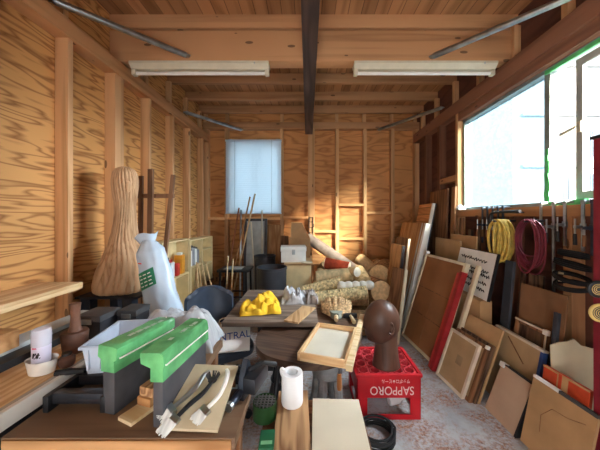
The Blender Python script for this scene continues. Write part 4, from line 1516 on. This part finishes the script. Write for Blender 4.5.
# cabinet with the white box
cb = thing('tan_cabinet', 'low tan wooden cabinet under the white box', 'cabinet', (-.125, 3.62, 0))
MB().bx(-.175, .175, -.31, .31, 0, .745, bev=.003).build('cabinet_body', TAN_Z, cb)
MB().bx(-.165, .165, -.325, -.3105, .04, .735, bev=.002).build('door', CREAM, cb)
MB().bx(-.18, .18, -.33, .315, .7451, .766, bev=.002).build('top', PINE_X, cb)
wx = thing('white_box', 'closed white carton with a metal clasp on the tan cabinet', 'box', (-.195, 3.46, .7662), .08)
MB().bx(-.16, .16, -.115, .115, 0, .14, bev=.004).build('box_body', WHITE, wx)
MB().bx(-.166, .166, -.121, .121, .1401, .20, bev=.005).build('lid', WHITE, wx)
MB().bx(-.02, .02, -.126, -.1211, .10, .165, bev=.002).build('clasp', GREYPAINT, wx)
cxn = thing('cardboard_carton', 'tall tan carton with a slanted top behind the white box', 'carton', (-.12, 3.83, .7662))
MB().bx(-.15, .15, -.09, .09, 0, .28, bev=.003).build('carton_body', CARD, cxn)
MB().prism([(-.135, .28), (.145, .28), (.06, .44), (.03, .50), (-.12, .51)], -.085, .085, Matrix(((1, 0, 0, 0), (0, 0, 1, 0), (0, 1, 0, 0), (0, 0, 0, 1)))).build('raised_flap', CARD, cxn)
lidd = MB().cyl((0, 0, 0), (0, 0, .012), .075, seg=28).build('white_disc', OFFWHITE)
single(lidd, 'round white disc lying on the right edge of the tan cabinet', 'disc', (-.02, 3.335, .7662))

# things leaning under the rear window
gp = thing('grey_door_slab', 'tall grey framed door panel leaning under the rear window', 'panel', (-.83, 4.02, 0), (math.radians(-5), 0, 0))
MB().bx(-.15, .15, 0, .03, 0, 1.30).build('panel', GREYPAINT, gp)
m = MB()
m.bx(-.18, -.14, -.01, .04, 0, 1.33, bev=.003).bx(.14, .18, -.01, .04, 0, 1.33, bev=.003).bx(-.14, .14, -.01, .04, 1.29, 1.33, bev=.003).bx(-.14, .14, -.01, .04, 0, .05, bev=.003)
m.build('frame', GREYSTONE, gp)
tnb = MB().bx(-.115, .115, 0, .02, 0, 1.23, bev=.002).build('tan_board', TAN_Z)
single(tnb, 'tall tan board leaning right of the grey door panel', 'board', (-.575, 4.10, 0), (math.radians(-5), math.radians(1.0), 0))
brb = MB().bx(-.08, .07, 0, .02, 0, 1.05, bev=.002).build('brown_board', BROWN_Z)
single(brb, 'narrow dark brown board leaning between the tan board and the carton', 'board', (-.385, 4.16, 0), (math.radians(-4), 0, 0))
pole(at(240, 300, 3.95), at(241, 210, 4.24), .016, STEEL, 'grey metal pole standing left of the grey door panel', 'poles under the rear window')
pole(at(256, 300, 3.92), at(251, 222, 4.06), .013, OFFWHITE, 'white pole leaning in front of the grey door panel', 'poles under the rear window')
pole(at(262, 300, 3.90), at(262, 210, 4.06), .011, OFFWHITE, 'thin white pole with its tip above the grey door panel', 'poles under the rear window')
pole(at(231, 303, 3.72), at(255, 194, 4.18), .014, PINE_Z, 'pale wooden stick leaning on the rear window, right of its pair', 'sticks leaning on the rear window')
pole(at(227, 301, 3.75), at(250, 197, 4.20), .012, TAN_Z, 'tan wooden stick leaning on the rear window, left of its pair', 'sticks leaning on the rear window')
pole(at(223, 303, 3.75), at(239, 208, 4.24), .013, mat('rust_brown_stick', (150, 92, 60), .7), 'reddish stick leaning at a slant below the blind', 'sticks leaning on the rear window')
pole(at(226, 303, 3.30), at(228, 256, 3.36), .010, PALE_X, 'short pale stick rising behind the black stool, left of two', 'short sticks by the black stool')
pole(at(231, 303, 3.31), at(233, 259, 3.37), .010, PALE_X, 'short pale stick rising behind the black stool, right of two', 'short sticks by the black stool')
fc0 = thing('hanging_rack', 'thin dark metal rack hanging on the middle stud of the rear wall', 'rack', (.05, 4.262, 1.34))
MB().cyl((-.03, 0, -.36), (-.03, 0, 0), .007, seg=8).cyl((.03, 0, -.36), (.03, 0, 0), .007, seg=8).build('rod', DKSTEEL, fc0)
m = MB()
for z in (-.34, -.25, -.16, -.07, .0):
    m.cyl((-.03, 0, z), (.03, 0, z), .005, seg=6)
m.build('rung', DKSTEEL, fc0)

# ------------------------------------------------------------------ logs
def log(p0, p1, r0, r1, label, bark=None, bumps=.06, ridges=0, cut=CUT, group='logs in the pile', name='log', seed=0, knob=0):
    p0, p1 = Vector(p0), Vector(p1)
    t = thing(name, label, 'log', p0, 0, group)
    d = p1 - p0
    L_ = d.length
    x = d.normalized()
    s = x.cross(Vector((0, 0, 1)))
    s = s.normalized() if s.length > 1e-3 else Vector((1, 0, 0))
    up = s.cross(x)
    m = MB()
    ns, sg = max(10, int(L_ / .012)) if ridges or knob else 10, 28
    rings = []
    for i in range(ns + 1):
        f = i / ns
        ring = []
        for k in range(sg):
            a = 2 * PI * k / sg
            r = r0 + (r1 - r0) * f
            dv = Vector((math.cos(a), math.sin(a), f * L_ * 5))
            r *= 1 + bumps * noise.noise(dv * 1.3 + Vector((seed, seed, 0)))
            if ridges:
                r *= 1 + .10 * math.sin(2 * PI * (f * ridges) + 1.6 * math.sin(a * 2 + seed) + a) * (.5 + noise.noise(Vector((a * 2, f * 9, seed))))
            if knob:
                r *= .62 + .44 * abs(math.sin(PI * f * knob)) ** .45
            ring.append(m.bm.verts.new(x * (f * L_) + r * (math.cos(a) * s + math.sin(a) * up)))
        rings.append(ring)
    for A, B in zip(rings, rings[1:]):
        for k in range(sg):
            m.bm.faces.new((A[k], A[(k + 1) % sg], B[(k + 1) % sg], B[k]))
    e0, e1 = [v.co.copy() for v in rings[0]], [v.co.copy() for v in rings[-1]]
    m.build('log_body', bark or BARK, t, smooth=60)
    for E, c_, sgn in ((e0, Vector(), -1), (e1, d, 1)):
        m = MB()
        A = [m.bm.verts.new(c_ + (v - c_) * .985 + x * sgn * .001) for v in E]
        B = [m.bm.verts.new(c_ + (v - c_) * .985 + x * sgn * .006) for v in E]
        C_ = [m.bm.verts.new(c_ + (v - c_) * .4 + x * sgn * .008) for v in E]
        for P_, Q_ in ((A, B), (B, C_)):
            for k in range(sg):
                m.bm.faces.new((P_[k], P_[(k + 1) % sg], Q_[(k + 1) % sg], Q_[k]))
        m.bm.faces.new(C_)
        m.bm.faces.new(A[::-1])
        m.build('cut_face', cut, t)
    return t


stp = thing('stove_pipe', 'long dark grey metal pipe lying slanted on top of the log pile', 'pipe', at(308, 238, 4.16))
d = at(357, 272, 3.62) - at(308, 238, 4.16)
MB().tube([(0, 0, 0), d], .082, 28, caps=False).build('pipe_wall', mat('pipe_grey', (150, 140, 134), .5, .2, var=.2), stp)
MB().tube([(0, 0, 0), d], .076, 28).build('pipe_core', DARKWOOD_Z, stp)

# hidden lower layer the pile rests on, visible between the upper logs
for i, (y, z, r, x0, x1) in enumerate(((2.97, .142, .14, .42, .88), (3.27, .148, .146, .28, .90), (3.57, .148, .146, .20, .98), (3.87, .15, .148, .22, 1.1), (3.12, .385, .105, .30, .70), (3.41, .40, .108, .26, .72), (3.72, .40, .11, .24, .95), (3.97, .40, .10, .45, 1.18))):
    log((x0, y, z), (x1, y, z), r, r * .95, ['lowest barked log at the front of the pile', 'barked log in the bottom row of the pile, second from the front', 'barked log in the bottom row of the pile, third from the front', 'barked log at the very back of the bottom row',
                                            'barked log in the middle row of the pile, nearest the camera', 'barked log in the middle of the pile under the peeled log', 'barked log in the middle row, second from the rear wall', 'barked log in the middle row nearest the rear wall'][i], seed=i)
log(at(317, 279, 3.32), at(352, 275, 3.30), .105, .10, 'thick peeled pale log lying across the pile', BARK_P, seed=3)
log(at(326, 263, 3.46), at(349, 267.5, 3.34), .075, .07, 'orange red painted log with a white end on the pile', mat('red_brown_log', (178, 70, 42), .7, var=.3, scale=16), cut=WHITEWOOD, seed=5)
log(at(350, 271.5, 3.30), at(357, 272, 3.20), .062, .06, 'short pale log stub with a white cut end beside the red log', BARK_P, cut=WHITEWOOD, seed=6)
log(at(304, 291, 3.02), at(341, 282, 3.06), .062, .07, 'ridged straw coloured log lying slanted, upper of two', STRAW, ridges=16, seed=1)
log(at(303, 300, 2.86), at(366, 292, 2.90), .070, .072, 'ridged straw coloured log lying in front of the pile, lower of two', STRAW, ridges=26, seed=2)
log(at(338, 286, 2.98), at(373, 285, 3.0), .050, .05, 'whitened log carved into a row of five rounded blocks', WHITEWOOD, bumps=.05, knob=5, cut=WHITEWOOD, seed=4)
log(at(386, 268, 3.78), at(380, 275, 3.42), .135, .135, 'thick log with a round pale end facing out, upper of two', seed=7)
log((.80, 3.46, .45), at(381, 291, 3.08), .125, .125, 'thick log with a round pale end facing out, lower of two', seed=8)
log(at(360, 259, 3.86), at(372, 271, 3.66), .09, .10, 'tan log leaning down the pile beside the grey pipe', CUT, seed=9)
log(at(358, 270, 3.50), at(366, 289, 3.22), .085, .115, 'pale log with shallow cut rings in the middle of the pile', BARK_P, ridges=7, seed=10)
log(at(320, 268, 3.80), at(325, 264, 3.62), .05, .05, 'small log with a round end left of the red log', seed=11)
log(at(376, 263, 4.12), at(378, 265, 3.95), .075, .075, 'small dark log end at the back beside the rear wall', seed=12)
log(at(316, 286, 3.28), at(321, 271, 3.45), .05, .055, 'short split log standing slanted at the left of the pile', BARK_P, seed=13)
log(at(317, 277, 3.55), at(327, 272, 3.68), .05, .05, 'thin pale log poking out behind the white lid', BARK_P, seed=14)
wd = MB().prism([(-.13, .13), (.14, -.05), (.12, -.13), (-.14, -.09)], -.05, .05, Matrix(((1, 0, 0, 0), (0, 0, 1, 0), (0, 1, 0, 0), (0, 0, 0, 1)))).build('wood_wedge', TAN_X)
single(wd, 'tan triangular wood wedge lying under the grey pipe', 'wedge', at(321, 258, 3.85))

# ================================================================== RIGHT SIDE: leaning panels
def lean(name, label, cat, bfar, bnear, tx, h, group=None, zb=0.):
    """root of something leaning against the window wall: local x runs from the near to the far end of its foot, local z up the
    slope, local +y looks into the room. bfar, bnear: (x, y) of the foot; tx: how far the top lies beyond the foot; h: top height."""
    a = Vector((bnear[0], bnear[1], zb))
    b = Vector((bfar[0], bfar[1], zb))
    ux = b - a
    W = ux.length
    ux.normalize()
    nrm = Vector((ux.y, -ux.x, 0))               # towards the wall
    up = nrm * tx + Vector((0, 0, h))
    H = up.length
    up.normalize()
    yv = up.cross(ux)
    M = Matrix((ux, yv, up)).transposed()
    t = thing(name, label, cat, a, M.to_euler(), group)
    return t, W, H


def framed(t, W, H, d, face, frm, fw, ft=None, inset=.012):
    """canvas or panel with a frame; d thickness behind the front plane"""
    ft = ft or d
    MB().bx(fw * .5, W - fw * .5, -d + .004, -inset, fw * .5, H - fw * .5).build('panel', face, t, smooth=0)
    MB().bx(0, fw, -ft, 0, 0, H, bev=.002).build('frame_side', frm, t)
    MB().bx(W - fw, W, -ft, 0, 0, H, bev=.002).build('frame_side', frm, t)
    MB().bx(fw, W - fw, -ft, 0, 0, fw, bev=.002).build('frame_end', frm, t)
    MB().bx(fw, W - fw, -ft, 0, H - fw, H, bev=.002).build('frame_end', frm, t)


def board(t, W, H, d, face, edge=None, ew=.004):
    MB().bx(0, W, -d, 0, 0, H, bev=.001).build('panel', face, t, smooth=0)
    if edge:
        MB().bx(-ew, 0, -d - .001, .001, 0, H).build('edge_strip', edge, t)


# --- big brown framed panel
BIGP = mat('brown_hardboard', (150, 100, 62), .6, var=.14, scale=4)
t, W, H = lean('framed_hardboard', 'large brown framed panel leaning in front of the other boards', 'panel', (1.07, 2.99), (1.14, 2.33), .30, .93)
framed(t, W, H, .045, BIGP, CREAMFR, .028)
m = MB()
for z in (H * .34, H * .62):
    m.bx(.03, W - .03, -.0119, -.0085, z - .004, z + .004)
m.bx(W * .5 - .002, W * .5 + .002, -.0119, -.0095, .03, H * .62)
m.build('panel_joint', BROWN_Z, t, smooth=0)
MB().bx(W - .03, W + .004, -.03, .012, H - .02, H + .03, bev=.004).build('corner_wrap', PAPER, t)
t2, W2, H2 = lean('red_beam', 'red painted timber leaning along the near edge of the large brown panel', 'timber', (1.095, 2.36), (1.10, 2.27), .28, .86)
MB().bx(0, .045, -.03, .02, 0, H2, bev=.003).build('timber', REDPAINT, t2)
MB().bx(.0451, .085, -.02, .012, 0, H2 * .98, bev=.003).build('light_edge', mat('pale_red_edge', (190, 60, 52), .5), t2)
t3, W3, H3 = lean('cream_batten', 'cream batten leaning beside the red timber', 'batten', (1.19, 2.28), (1.19, 2.235), .28, .93)
MB().bx(0, .04, -.03, .0, 0, H3, bev=.002).build('batten', CREAMFR, t3)

# --- small boards by the log pile
t, W, H = lean('canvas_board', 'small tan panel with dark edge leaning beside the log ends', 'panel', (.945, 3.32), (.955, 2.98), .125, 1.02)
board(t, W, H, .03, TAN_Z, DKSTEEL, .02)
t, W, H = lean('hardboard_sheet', 'short brown panel with pale near edge in front of the log ends', 'panel', (.86, 2.94), (.93, 2.76), .12, .78)
board(t, W, H, .03, BROWN_Z, CREAMFR, .018)
t, W, H = lean('hardboard_sheet', 'brown board with a rounded cut leaning behind the small tan panel', 'panel', (1.02, 3.36), (1.035, 3.02), .13, 1.10)
board(t, W, H, .025, BROWN_Z, CREAMFR, .014)
# --- white edged board
t, W, H = lean('white_edged_board', 'tan board with a broad white near edge leaning below the slatted shutter', 'board', (1.13, 3.90), (1.14, 3.19), .29, 1.275)
board(t, W, H, .05, TAN_Z, WHITE, .05)
MB().bx(.03, .06, .0005, .004, 0, H).build('grey_band', GREYPAINT, t, smooth=0)
# --- slatted shutter
t, W, H = lean('slatted_shutter', 'tall slatted wooden shutter with white near edge', 'shutter', (1.40, 3.95), (1.34, 3.42), .28, 1.53)
SLAT = wood('shutter_slats', (222, 168, 114), (196, 140, 88), axis=0, along=1.5, across=14, rings=4, seam=(2, .10, .008))
MB().bx(0, W, -.03, 0, 0, H).build('slatted_face', SLAT, t, smooth=0)
MB().bx(-.035, 0, -.04, .006, 0, H, bev=.003).build('edge_strip', WHITE, t)
MB().bx(-.036, W, -.045, -.0301, 0, H).build('back_frame', SLATE, t, smooth=0)
# --- tall brown boards near the window
t, W, H = lean('tall_board', 'tall brown board leaning left of the window, the broad one', 'board', (1.64, 3.62), (1.60, 3.10), .06, 1.69, 'tall boards left of the window')
board(t, W, H, .02, BROWN_Z)
t, W, H = lean('tall_board', 'tall narrow brown board leaning nearest the window', 'board', (1.635, 3.07), (1.63, 2.985), .06, 1.70, 'tall boards left of the window')
board(t, W, H, .02, mat('brown_strip', (150, 104, 66), .6, var=.15))
t, W, H = lean('low_board', 'tan board leaning low under the window, right of the slatted shutter', 'board', (1.535, 3.22), (1.525, 2.69), .045, 1.10)
board(t, W, H, .02, TANPANEL)
t, W, H = lean('low_board', 'second tan board partly hidden behind the low tan board under the window', 'board', (1.585, 2.97), (1.58, 2.52), .05, 1.16)
board(t, W, H, .018, TANPANEL)
for i, (y, x, h, w, mm) in enumerate(((2.86, 1.70, 1.34, .05, BROWN_Z), (2.70, 1.68, 1.22, .05, DARKWOOD_Z), (2.58, 1.70, 1.32, .04, DARKWOOD_Z))):
    o = MB().bx(-.012, .012, 0, w, 0, h, bev=.002).build('upright_batten', mm)
    single(o, ['brown upright batten under the window, nearest the tall boards', 'dark upright batten under the window, shortest of three', 'dark upright batten under the window, nearest the hanging clamps'][i], 'batten', (1.695, y, 0), (0, math.radians(.6), 0), 'upright battens under the window')
# --- white panel with brush strokes, standing on a carton
t = thing('tan_carton', 'tall tan carton under the white panel with black brush strokes', 'carton', (1.465, 2.40, 0))
MB().bx(-.05, .05, -.26, .26, 0, .655, bev=.003).build('carton_body', CARD, t)
MB().bx(-.0515, -.0505, -.03, .03, 0, .655).build('packing_tape', TANPANEL, t)
t, W, H = lean('calligraphy_board', 'white panel with black brush strokes leaning under the window', 'panel', (1.475, 2.66), (1.465, 2.13), .085, .385, zb=.6575)
MB().bx(0, W, -.018, 0, 0, H).build('panel', PAPER, t, smooth=0)
MB().bx(-.006, 0, -.024, .002, -.0, H + .004).bx(0, W, -.024, .002, H, H + .006).build('edge_frame', BLACKP, t)
m = MB()
random.seed(21)
for row, (z, x0, x1) in enumerate(((.32, .10, .48), (.235, .05, .40), (.20, .03, .34), (.135, .05, .36), (.08, .05, .36))):
    P = []
    n_ = 34
    for k in range(n_ + 1):
        f = k / n_
        P.append((x1 + (x0 - x1) * f, .0025, z + .012 * math.sin(k * 1.9 + row) * (.4 + abs(math.sin(k * .37 + row))) - .01 * f))
    m.tube(P, [.0022 + .0025 * abs(math.sin(k * .8 + row)) for k in range(n_ + 1)], 6)
m.tube([(.40, .0025, .05), (.40, .0025, .31)], .0014, 5)
m.build('brush_strokes', INK, t)
# --- dark boards
t, W, H = lean('dark_board', 'slate grey board standing right of the white stroke panel', 'board', (1.525, 2.125), (1.52, 2.035), .085, 1.0, 'dark boards under the hoses')
board(t, W, H, .02, SLATE)
t, W, H = lean('dark_board', 'narrow blackish board leaning just right of the slate grey board', 'board', (1.57, 2.02), (1.57, 1.985), .08, .95, 'dark boards under the hoses')
board(t, W, H, .02, DARKWOOD_Z)
t, W, H = lean('dark_board', 'dark brown board leaning behind the big folded cardboard', 'board', (1.60, 1.97), (1.62, 1.87), .09, .92, 'dark boards under the hoses')
board(t, W, H, .02, DARKWOOD_Z)
t, W, H = lean('folded_cardboard', 'large folded brown cardboard sheet leaning below the red hose', 'cardboard', (1.545, 1.97), (1.565, 1.64), .075, .85)
board(t, W, H, .012, CARD_D)
MB().bx(0, W, .0003, .004, H * .46, H * .47).build('fold_line', DARKWOOD_X, t, smooth=0)
t, W, H = lean('dark_strip', 'blue grey strip leaning at the near edge of the folded cardboard', 'strip', (1.48, 1.645), (1.48, 1.615), .075, .75)
board(t, W, H, .02, SLATE)

# --- front row of stretched canvases and boards
CANV = mat('canvas_back', (172, 144, 106), .8, var=.12, scale=5)
FRW = mat('canvas_frame_white', (214, 200, 178), .6, var=.1)
t, W, H = lean('stretched_canvas', 'white framed canvas standing on the floor, frontmost beside the red timber', 'canvas', (1.10, 2.245), (1.135, 1.925), .145, .39, 'canvases leaning in the front row')
framed(t, W, H, .025, CANV, FRW, .022)
MB().bx(W * .35, W * .55, -.0119, -.0112, H * .45, H * .62).build('stain', mat('grey_stain', (156, 134, 102), .8), t, smooth=0)
t, W, H = lean('stretched_canvas', 'brown edged canvas tucked behind the frontmost white framed canvas', 'canvas', (1.131, 2.22), (1.166, 1.885), .149, .40, 'canvases leaning in the front row')
framed(t, W, H, .024, CANV, BROWN_Z, .025)
MB().bx(-.004, .018, -.02, .004, H - .02, H + .006, bev=.003).build('corner_wrap', PAPER, t)
t, W, H = lean('stretched_canvas', 'dark edged canvas third in the stack behind the white framed canvas', 'canvas', (1.162, 2.21), (1.197, 1.875), .153, .41, 'canvases leaning in the front row')
framed(t, W, H, .022, CANV, DARKWOOD_Z, .025)
t, W, H = lean('brown_board', 'plain brown board rising behind the stacked canvases', 'board', (1.192, 2.215), (1.226, 1.875), .195, .52)
board(t, W, H, .015, TANPANEL)
t, W, H = lean('tan_board', 'tan board with dark edges and a white wrapped corner on the floor', 'board', (1.255, 1.845), (1.265, 1.60), .125, .31)
MB().bx(0, W, -.012, 0, 0, H).build('panel', mat('pinkish_board', (186, 158, 132), .7, var=.08, scale=4), t, smooth=0)
MB().bx(-.014, 0, -.035, .002, 0, H).bx(0, W, -.035, -.0121, 0, H).bx(-.014, W + .01, -.035, .004, H, H + .008).build('dark_edge', BLACKP, t)
MB().bx(W - .03, W + .012, -.03, .008, H - .022, H + .012, bev=.004).build('corner_wrap', PAPER, t)
t, W, H = lean('blue_edged_canvas', 'tan canvas with a blue taped near edge behind the white cornered board', 'canvas', (1.385, 2.05), (1.39, 1.66), .10, .50)
MB().bx(0, W, -.03, 0, 0, H - .01).build('panel', CANV, t, smooth=0)
MB().bx(-.02, 0, -.032, .002, 0, H - .01).build('blue_tape', BLUEEDGE, t, smooth=0)
MB().bx(-.02, W, -.034, .004, H - .0099, H + .004).build('top_edge', FRW, t, smooth=0)
m = MB().bar((.10, .002, .36), (.26, .002, .48), .006, .003, (0, 1, 0))
m.build('scratch', BROWN_Z, t)
t, W, H = lean('dark_framed_board', 'dark brown panel with a thin pale frame leaning below the folded cardboard', 'panel', (1.475, 1.95), (1.485, 1.70), .085, .60)
framed(t, W, H, .025, DARKWOOD_Z, BROWN_Z, .03)
MB().bx(0, .012, .0005, .004, .0, H).bx(0, W, .0005, .004, H - .012, H).build('pale_edge', FRW, t, smooth=0)
MB().bx(-.004, .03, -.02, .006, H - .03, H + .004, bev=.003).build('corner_wrap', PAPER, t)
# torn white cardboard
t = thing('torn_cardboard', 'white cardboard with a torn top edge standing beside the red upright', 'cardboard', (1.462, 1.535, 0), (math.radians(-4), 0, -.10))
poly = [(0, 0), (.28, 0), (.28, .57), (.26, .58), (.235, .565), (.20, .575), (.17, .58), (.13, .62), (.095, .60), (.05, .595), (0, .575)]
MB().prism(poly, -.004, .004, Matrix(((1, 0, 0, 0), (0, 0, 1, 0), (0, 1, 0, 0), (0, 0, 0, 1)))).build('sheet', CARD_P, t, smooth=0)
t, W, H = lean('red_printed_board', 'red board with a tan patch behind the big tan board', 'board', (1.365, 1.565), (1.385, 1.325), .06, .46)
board(t, W, H, .02, ORANGE)
MB().bx(W * .42, W * .66, .0003, .003, H - .17, H - .01).build('tan_patch', CARD, t, smooth=0)
MB().bx(W * .55, W * .62, .0032, .005, H - .10, H).build('red_tab', ORANGE, t, smooth=0)
MB().bx(0, W, .0003, .004, H - .010, H).build('pale_edge', CARD, t, smooth=0)
t, W, H = lean('big_tan_board', 'big tan board with faint marks, frontmost by the red upright', 'board', (1.285, 1.575), (1.305, 1.24), .085, .385)
MB().bx(0, W, -.016, 0, 0, H).build('panel', TANPANEL, t, smooth=0)
MB().bx(W * .55, W, -.018, .002, H - .004, H + .012).build('white_edge', PAPER, t, smooth=0)
MB().bx(.0, W * .55, -.018, .002, H - .004, H + .012).build('dark_edge', CHARCOAL, t, smooth=0)
m = MB()
P_ = [(.04, .001, .33), (.12, .001, .30), (.20, .001, .29), (.25, .001, .22), (.24, .001, .13)]
m.tube(P_, .0012, 5)
m.build('pencil_mark', BROWN_Z, t)

# ================================================================== RIGHT WALL: hanging things
def f_clamp(x, y, ztop, L_, mtl, label, turn=0.):
    t = thing('f_clamp', label, 'clamp', (x, y, ztop), turn, 'bar clamps hanging under the window')
    MB().bx(-.004, .004, -.009, .009, -L_, 0).build('bar', mtl, t)
    MB().bx(-.006, .006, -.012, .012, -.012, .012, bev=.002).bx(0, .075, -.010, .010, -.004, .014, bev=.003).build('fixed_jaw', mtl, t)
    z = -min(.16, L_ * .5)
    sj = MB().bx(-.008, .008, -.013, .013, z - .02, z + .02, bev=.002).bx(-.055, 0, -.009, .009, z - .012, z + .008, bev=.003).build('sliding_jaw', mtl, t)
    s_ = MB().cyl((-.05, 0, z - .045), (-.05, 0, z + .05), .005, seg=8).build('screw', STEEL, sj)
    MB().cyl((-.05, 0, z - .115), (-.05, 0, z - .045), .011, .009, 10).build('handle', BROWN_Z if mtl is not STEEL else BLACKP, sj)


CX = XR - .10 - .012
names = ['first bar clamp in the dark cluster, beside the frosted window corner', 'second bar clamp in the dark cluster under the frosted window', 'third bar clamp in the dark cluster under the frosted window', 'fourth bar clamp in the dark cluster under the frosted window', 'last bar clamp of the dark cluster, beside the bent pipe']
for i, (y, l_) in enumerate(((2.57, .34), (2.50, .40), (2.43, .36), (2.36, .40), (2.30, .32))):
    f_clamp(CX, y, 1.436, l_, BLUESTEEL, names[i], .15 * math.sin(i * 2))
f_clamp(CX, 1.925, 1.445, .30, STEEL, 'bright bar clamp hanging behind the red hose coil')
f_clamp(CX, 1.825, 1.445, .70, STEEL, 'very long bright bar clamp hanging in front of the red hose')
f_clamp(CX, 1.745, 1.445, .29, STEEL, 'bright bar clamp hanging just left of the bare stud')
f_clamp(CX, 1.63, 1.445, .31, STEEL, 'bright bar clamp hanging just right of the bare stud')
f_clamp(CX, 1.575, 1.445, .33, BLUESTEEL, 'dark bar clamp hanging nearest the red upright')


def hose(y, z, ry, rz, turns, r, mtl, label, seed, w, spread):
    t = thing('hose_coil', label, 'hose', (XR - .215, y, z), 0, 'hose coils hanging under the window')
    P = []
    n_ = turns * 36
    random.seed(seed)
    kw = [1 - spread[0] * random.random() for _ in range(turns + 2)]
    kh = [1 - spread[1] * random.random() for _ in range(turns + 2)]
    sh_ = [.25 * (random.random() - .5) for _ in range(turns + 2)]
    for i in range(n_ + 1):
        a = 2 * PI * i / 36
        q_ = int(i / 36)
        f = i / 36 - q_
        e = f * f * (3 - 2 * f)
        W_k = kw[q_] * (1 - e) + kw[q_ + 1] * e
        H_k = kh[q_] * (1 - e) + kh[q_ + 1] * e
        S_k = sh_[q_] * (1 - e) + sh_[q_ + 1] * e
        top = rz * .97
        zz = top - rz * H_k * (1 - math.cos(a))
        P.append((w * (i / n_ - .5) + .008 * math.sin(i * .13 + seed), ry * (W_k * math.sin(a) + S_k * (1 - W_k) * 2), zz))
    MB().tube(P, r, 7).build('hose', mtl, t)
    MB().tube([(-w * .7, 0, rz * .92), (.02, 0, rz * .92), (.115, 0, rz * .94)], .008, 8).build('hook', DKSTEEL, t)


hose(2.175, 1.15, .122, .18, 15, .0085, YELHOSE, 'coiled yellow hose hanging under the frosted window', 2, .10, (.85, .22))
hose(1.905, 1.13, .135, .205, 12, .0055, REDHOSE, 'coiled dark red hose hanging right of the yellow hose', 5, .05, (.40, .42))
bp_ = thing('bent_pipe', 'dark bent pipe hooked on the sill rail beside the yellow hose', 'pipe', (XR - .205, 2.0, 0))
MB().tube(smoothpath([(0, 0, 1.395), (0, .20, 1.392), (0, .30, 1.385), (0, .325, 1.34), (0, .33, 1.20), (0, .33, 1.02)]), .012, 10).build('pipe', DKSTEEL, bp_)
MB().bx(-.004, .10, .08, .10, 1.38, 1.39).build('hook', DKSTEEL, bp_)
ww = MB().grid(16, 14, lambda u, v: crumple(u, v, .09, .10, .06, 3.3, 3, .7), .002).build('crumpled_wrap', clear_plastic('white_wrap', (232, 236, 240), .9), smooth=60)
single(ww, 'crumpled white plastic wrap on the sill rail at the window corner', 'wrap', (XR - .09, 2.98, 1.432))
# black cable hoops on the bare stud
for i, (z, rr, dx) in enumerate(((1.10, .055, 0), (1.035, .065, .0), (.955, .066, 0), (.905, .064, 0))):
    t = thing('cable_hoop', ['black cable hoop on the bare stud, topmost of four', 'black cable hoop on the bare stud, second from the top', 'thick black cable hoop on the bare stud, third from the top', 'thick black cable hoop on the bare stud, lowest of four'][i], 'cable', (XR - .09, 1.75, z), 0, 'black cable hoops on the bare stud')
    m = MB()
    for q_ in range(3 if i < 2 else 2):
        m.tube([(-rr * .9 + rr * (1 - .06 * q_) * math.cos(2 * PI * k / 30), -.085 + rr * 1.5 * math.sin(2 * PI * k / 30), .011 * q_ - .016 * math.cos(2 * PI * k / 30 + i)) for k in range(30)], .006 if i < 2 else .010, 7, closed=True)
    m.build('cable', RUBBER, t)
    MB().cyl((.0, 0, .01), (-.06, 0, .02), .008, seg=8).build('peg', PALE_X, t)

# ------------------------------------------------------------------ red steel rack upright
rk = thing('red_rack', 'red slotted steel rack upright at the right edge of the room', 'rack', (1.43, 1.30, 0))
MB().bx(0, .05, -.003, 0, 0, 1.735).bx(-.003, 0, -.05, 0, 0, 1.735).build('upright', REDRACK, rk, smooth=0)
m = MB()
for k in range(22):
    m.bx(.018, .024, -.0036, -.003, .10 + k * .075, .135 + k * .075)
m.build('slot', mat('slot_light', (206, 186, 180), .6), rk, smooth=0)
MB().bx(-.02, .36, -.36, .002, 1.735, 1.75).build('shelf', BLACKP, rk)
MB().bx(-.0, .36, -.36, -.0031, .93, .945).build('shelf', BLACKP, rk)
MB().bx(.355, .36, -.05, 0, 0, 1.735).bx(.31, .355, -.003, .0, 0, 1.735).build('upright', REDRACK, rk, smooth=0)
MB().bx(.31, .36, -.36, -.357, 0, 1.735).build('upright', REDRACK, rk, smooth=0)
MB().bx(.0, .05, -.36, -.357, 0, 1.735).build('upright', REDRACK, rk, smooth=0)
# rolls hooked on the upright
for i, (z, r, c1, lab) in enumerate(((1.00, .034, BLACKP, 'black tape roll hooked on the red upright, upper of two'), (.885, .038, YELTIN, 'pale yellow rimmed roll hooked on the red upright, lower of two'))):
    t = thing('tape_roll', lab, 'roll', (1.405 + .012 * i, 1.26, z), (0, 0, -.3), 'rolls hooked on the red upright')
    M_ = Matrix(((1, 0, 0, 0), (0, 0, -1, 0), (0, 1, 0, 0), (0, 0, 0, 1))).to_3x3()
    MB().tube([(r * math.cos(2 * PI * k / 28), 0, r * math.sin(2 * PI * k / 28)) for k in range(28)], .008, 8, closed=True).build('rim', c1, t)
    MB().cyl((0, -.006, 0), (0, .008, 0), r * .9, seg=28).build('disc', CHARCOAL, t)
    m = MB()
    for k in range(3):
        rr = r * (.3 + .22 * k)
        m.tube([(rr * math.cos(2 * PI * j / 24), -.0065, rr * math.sin(2 * PI * j / 24)) for j in range(24)], .0015, 5, closed=True)
    m.build('groove_ring', YELTIN, t)
    MB().cyl((0, .008, 0), (.03, .038, .0), .005, seg=6).build('hook', DKSTEEL, t)
wpp = MB().grid(14, 12, lambda u, v: crumple(u, v, .07, .08, .05, 6.1, 3, .7), .002).build('crumpled_paper', PAPER, smooth=60)
single(wpp, 'crumpled white paper on the rack shelf above the rolls', 'paper', (1.48, 1.24, .9455))
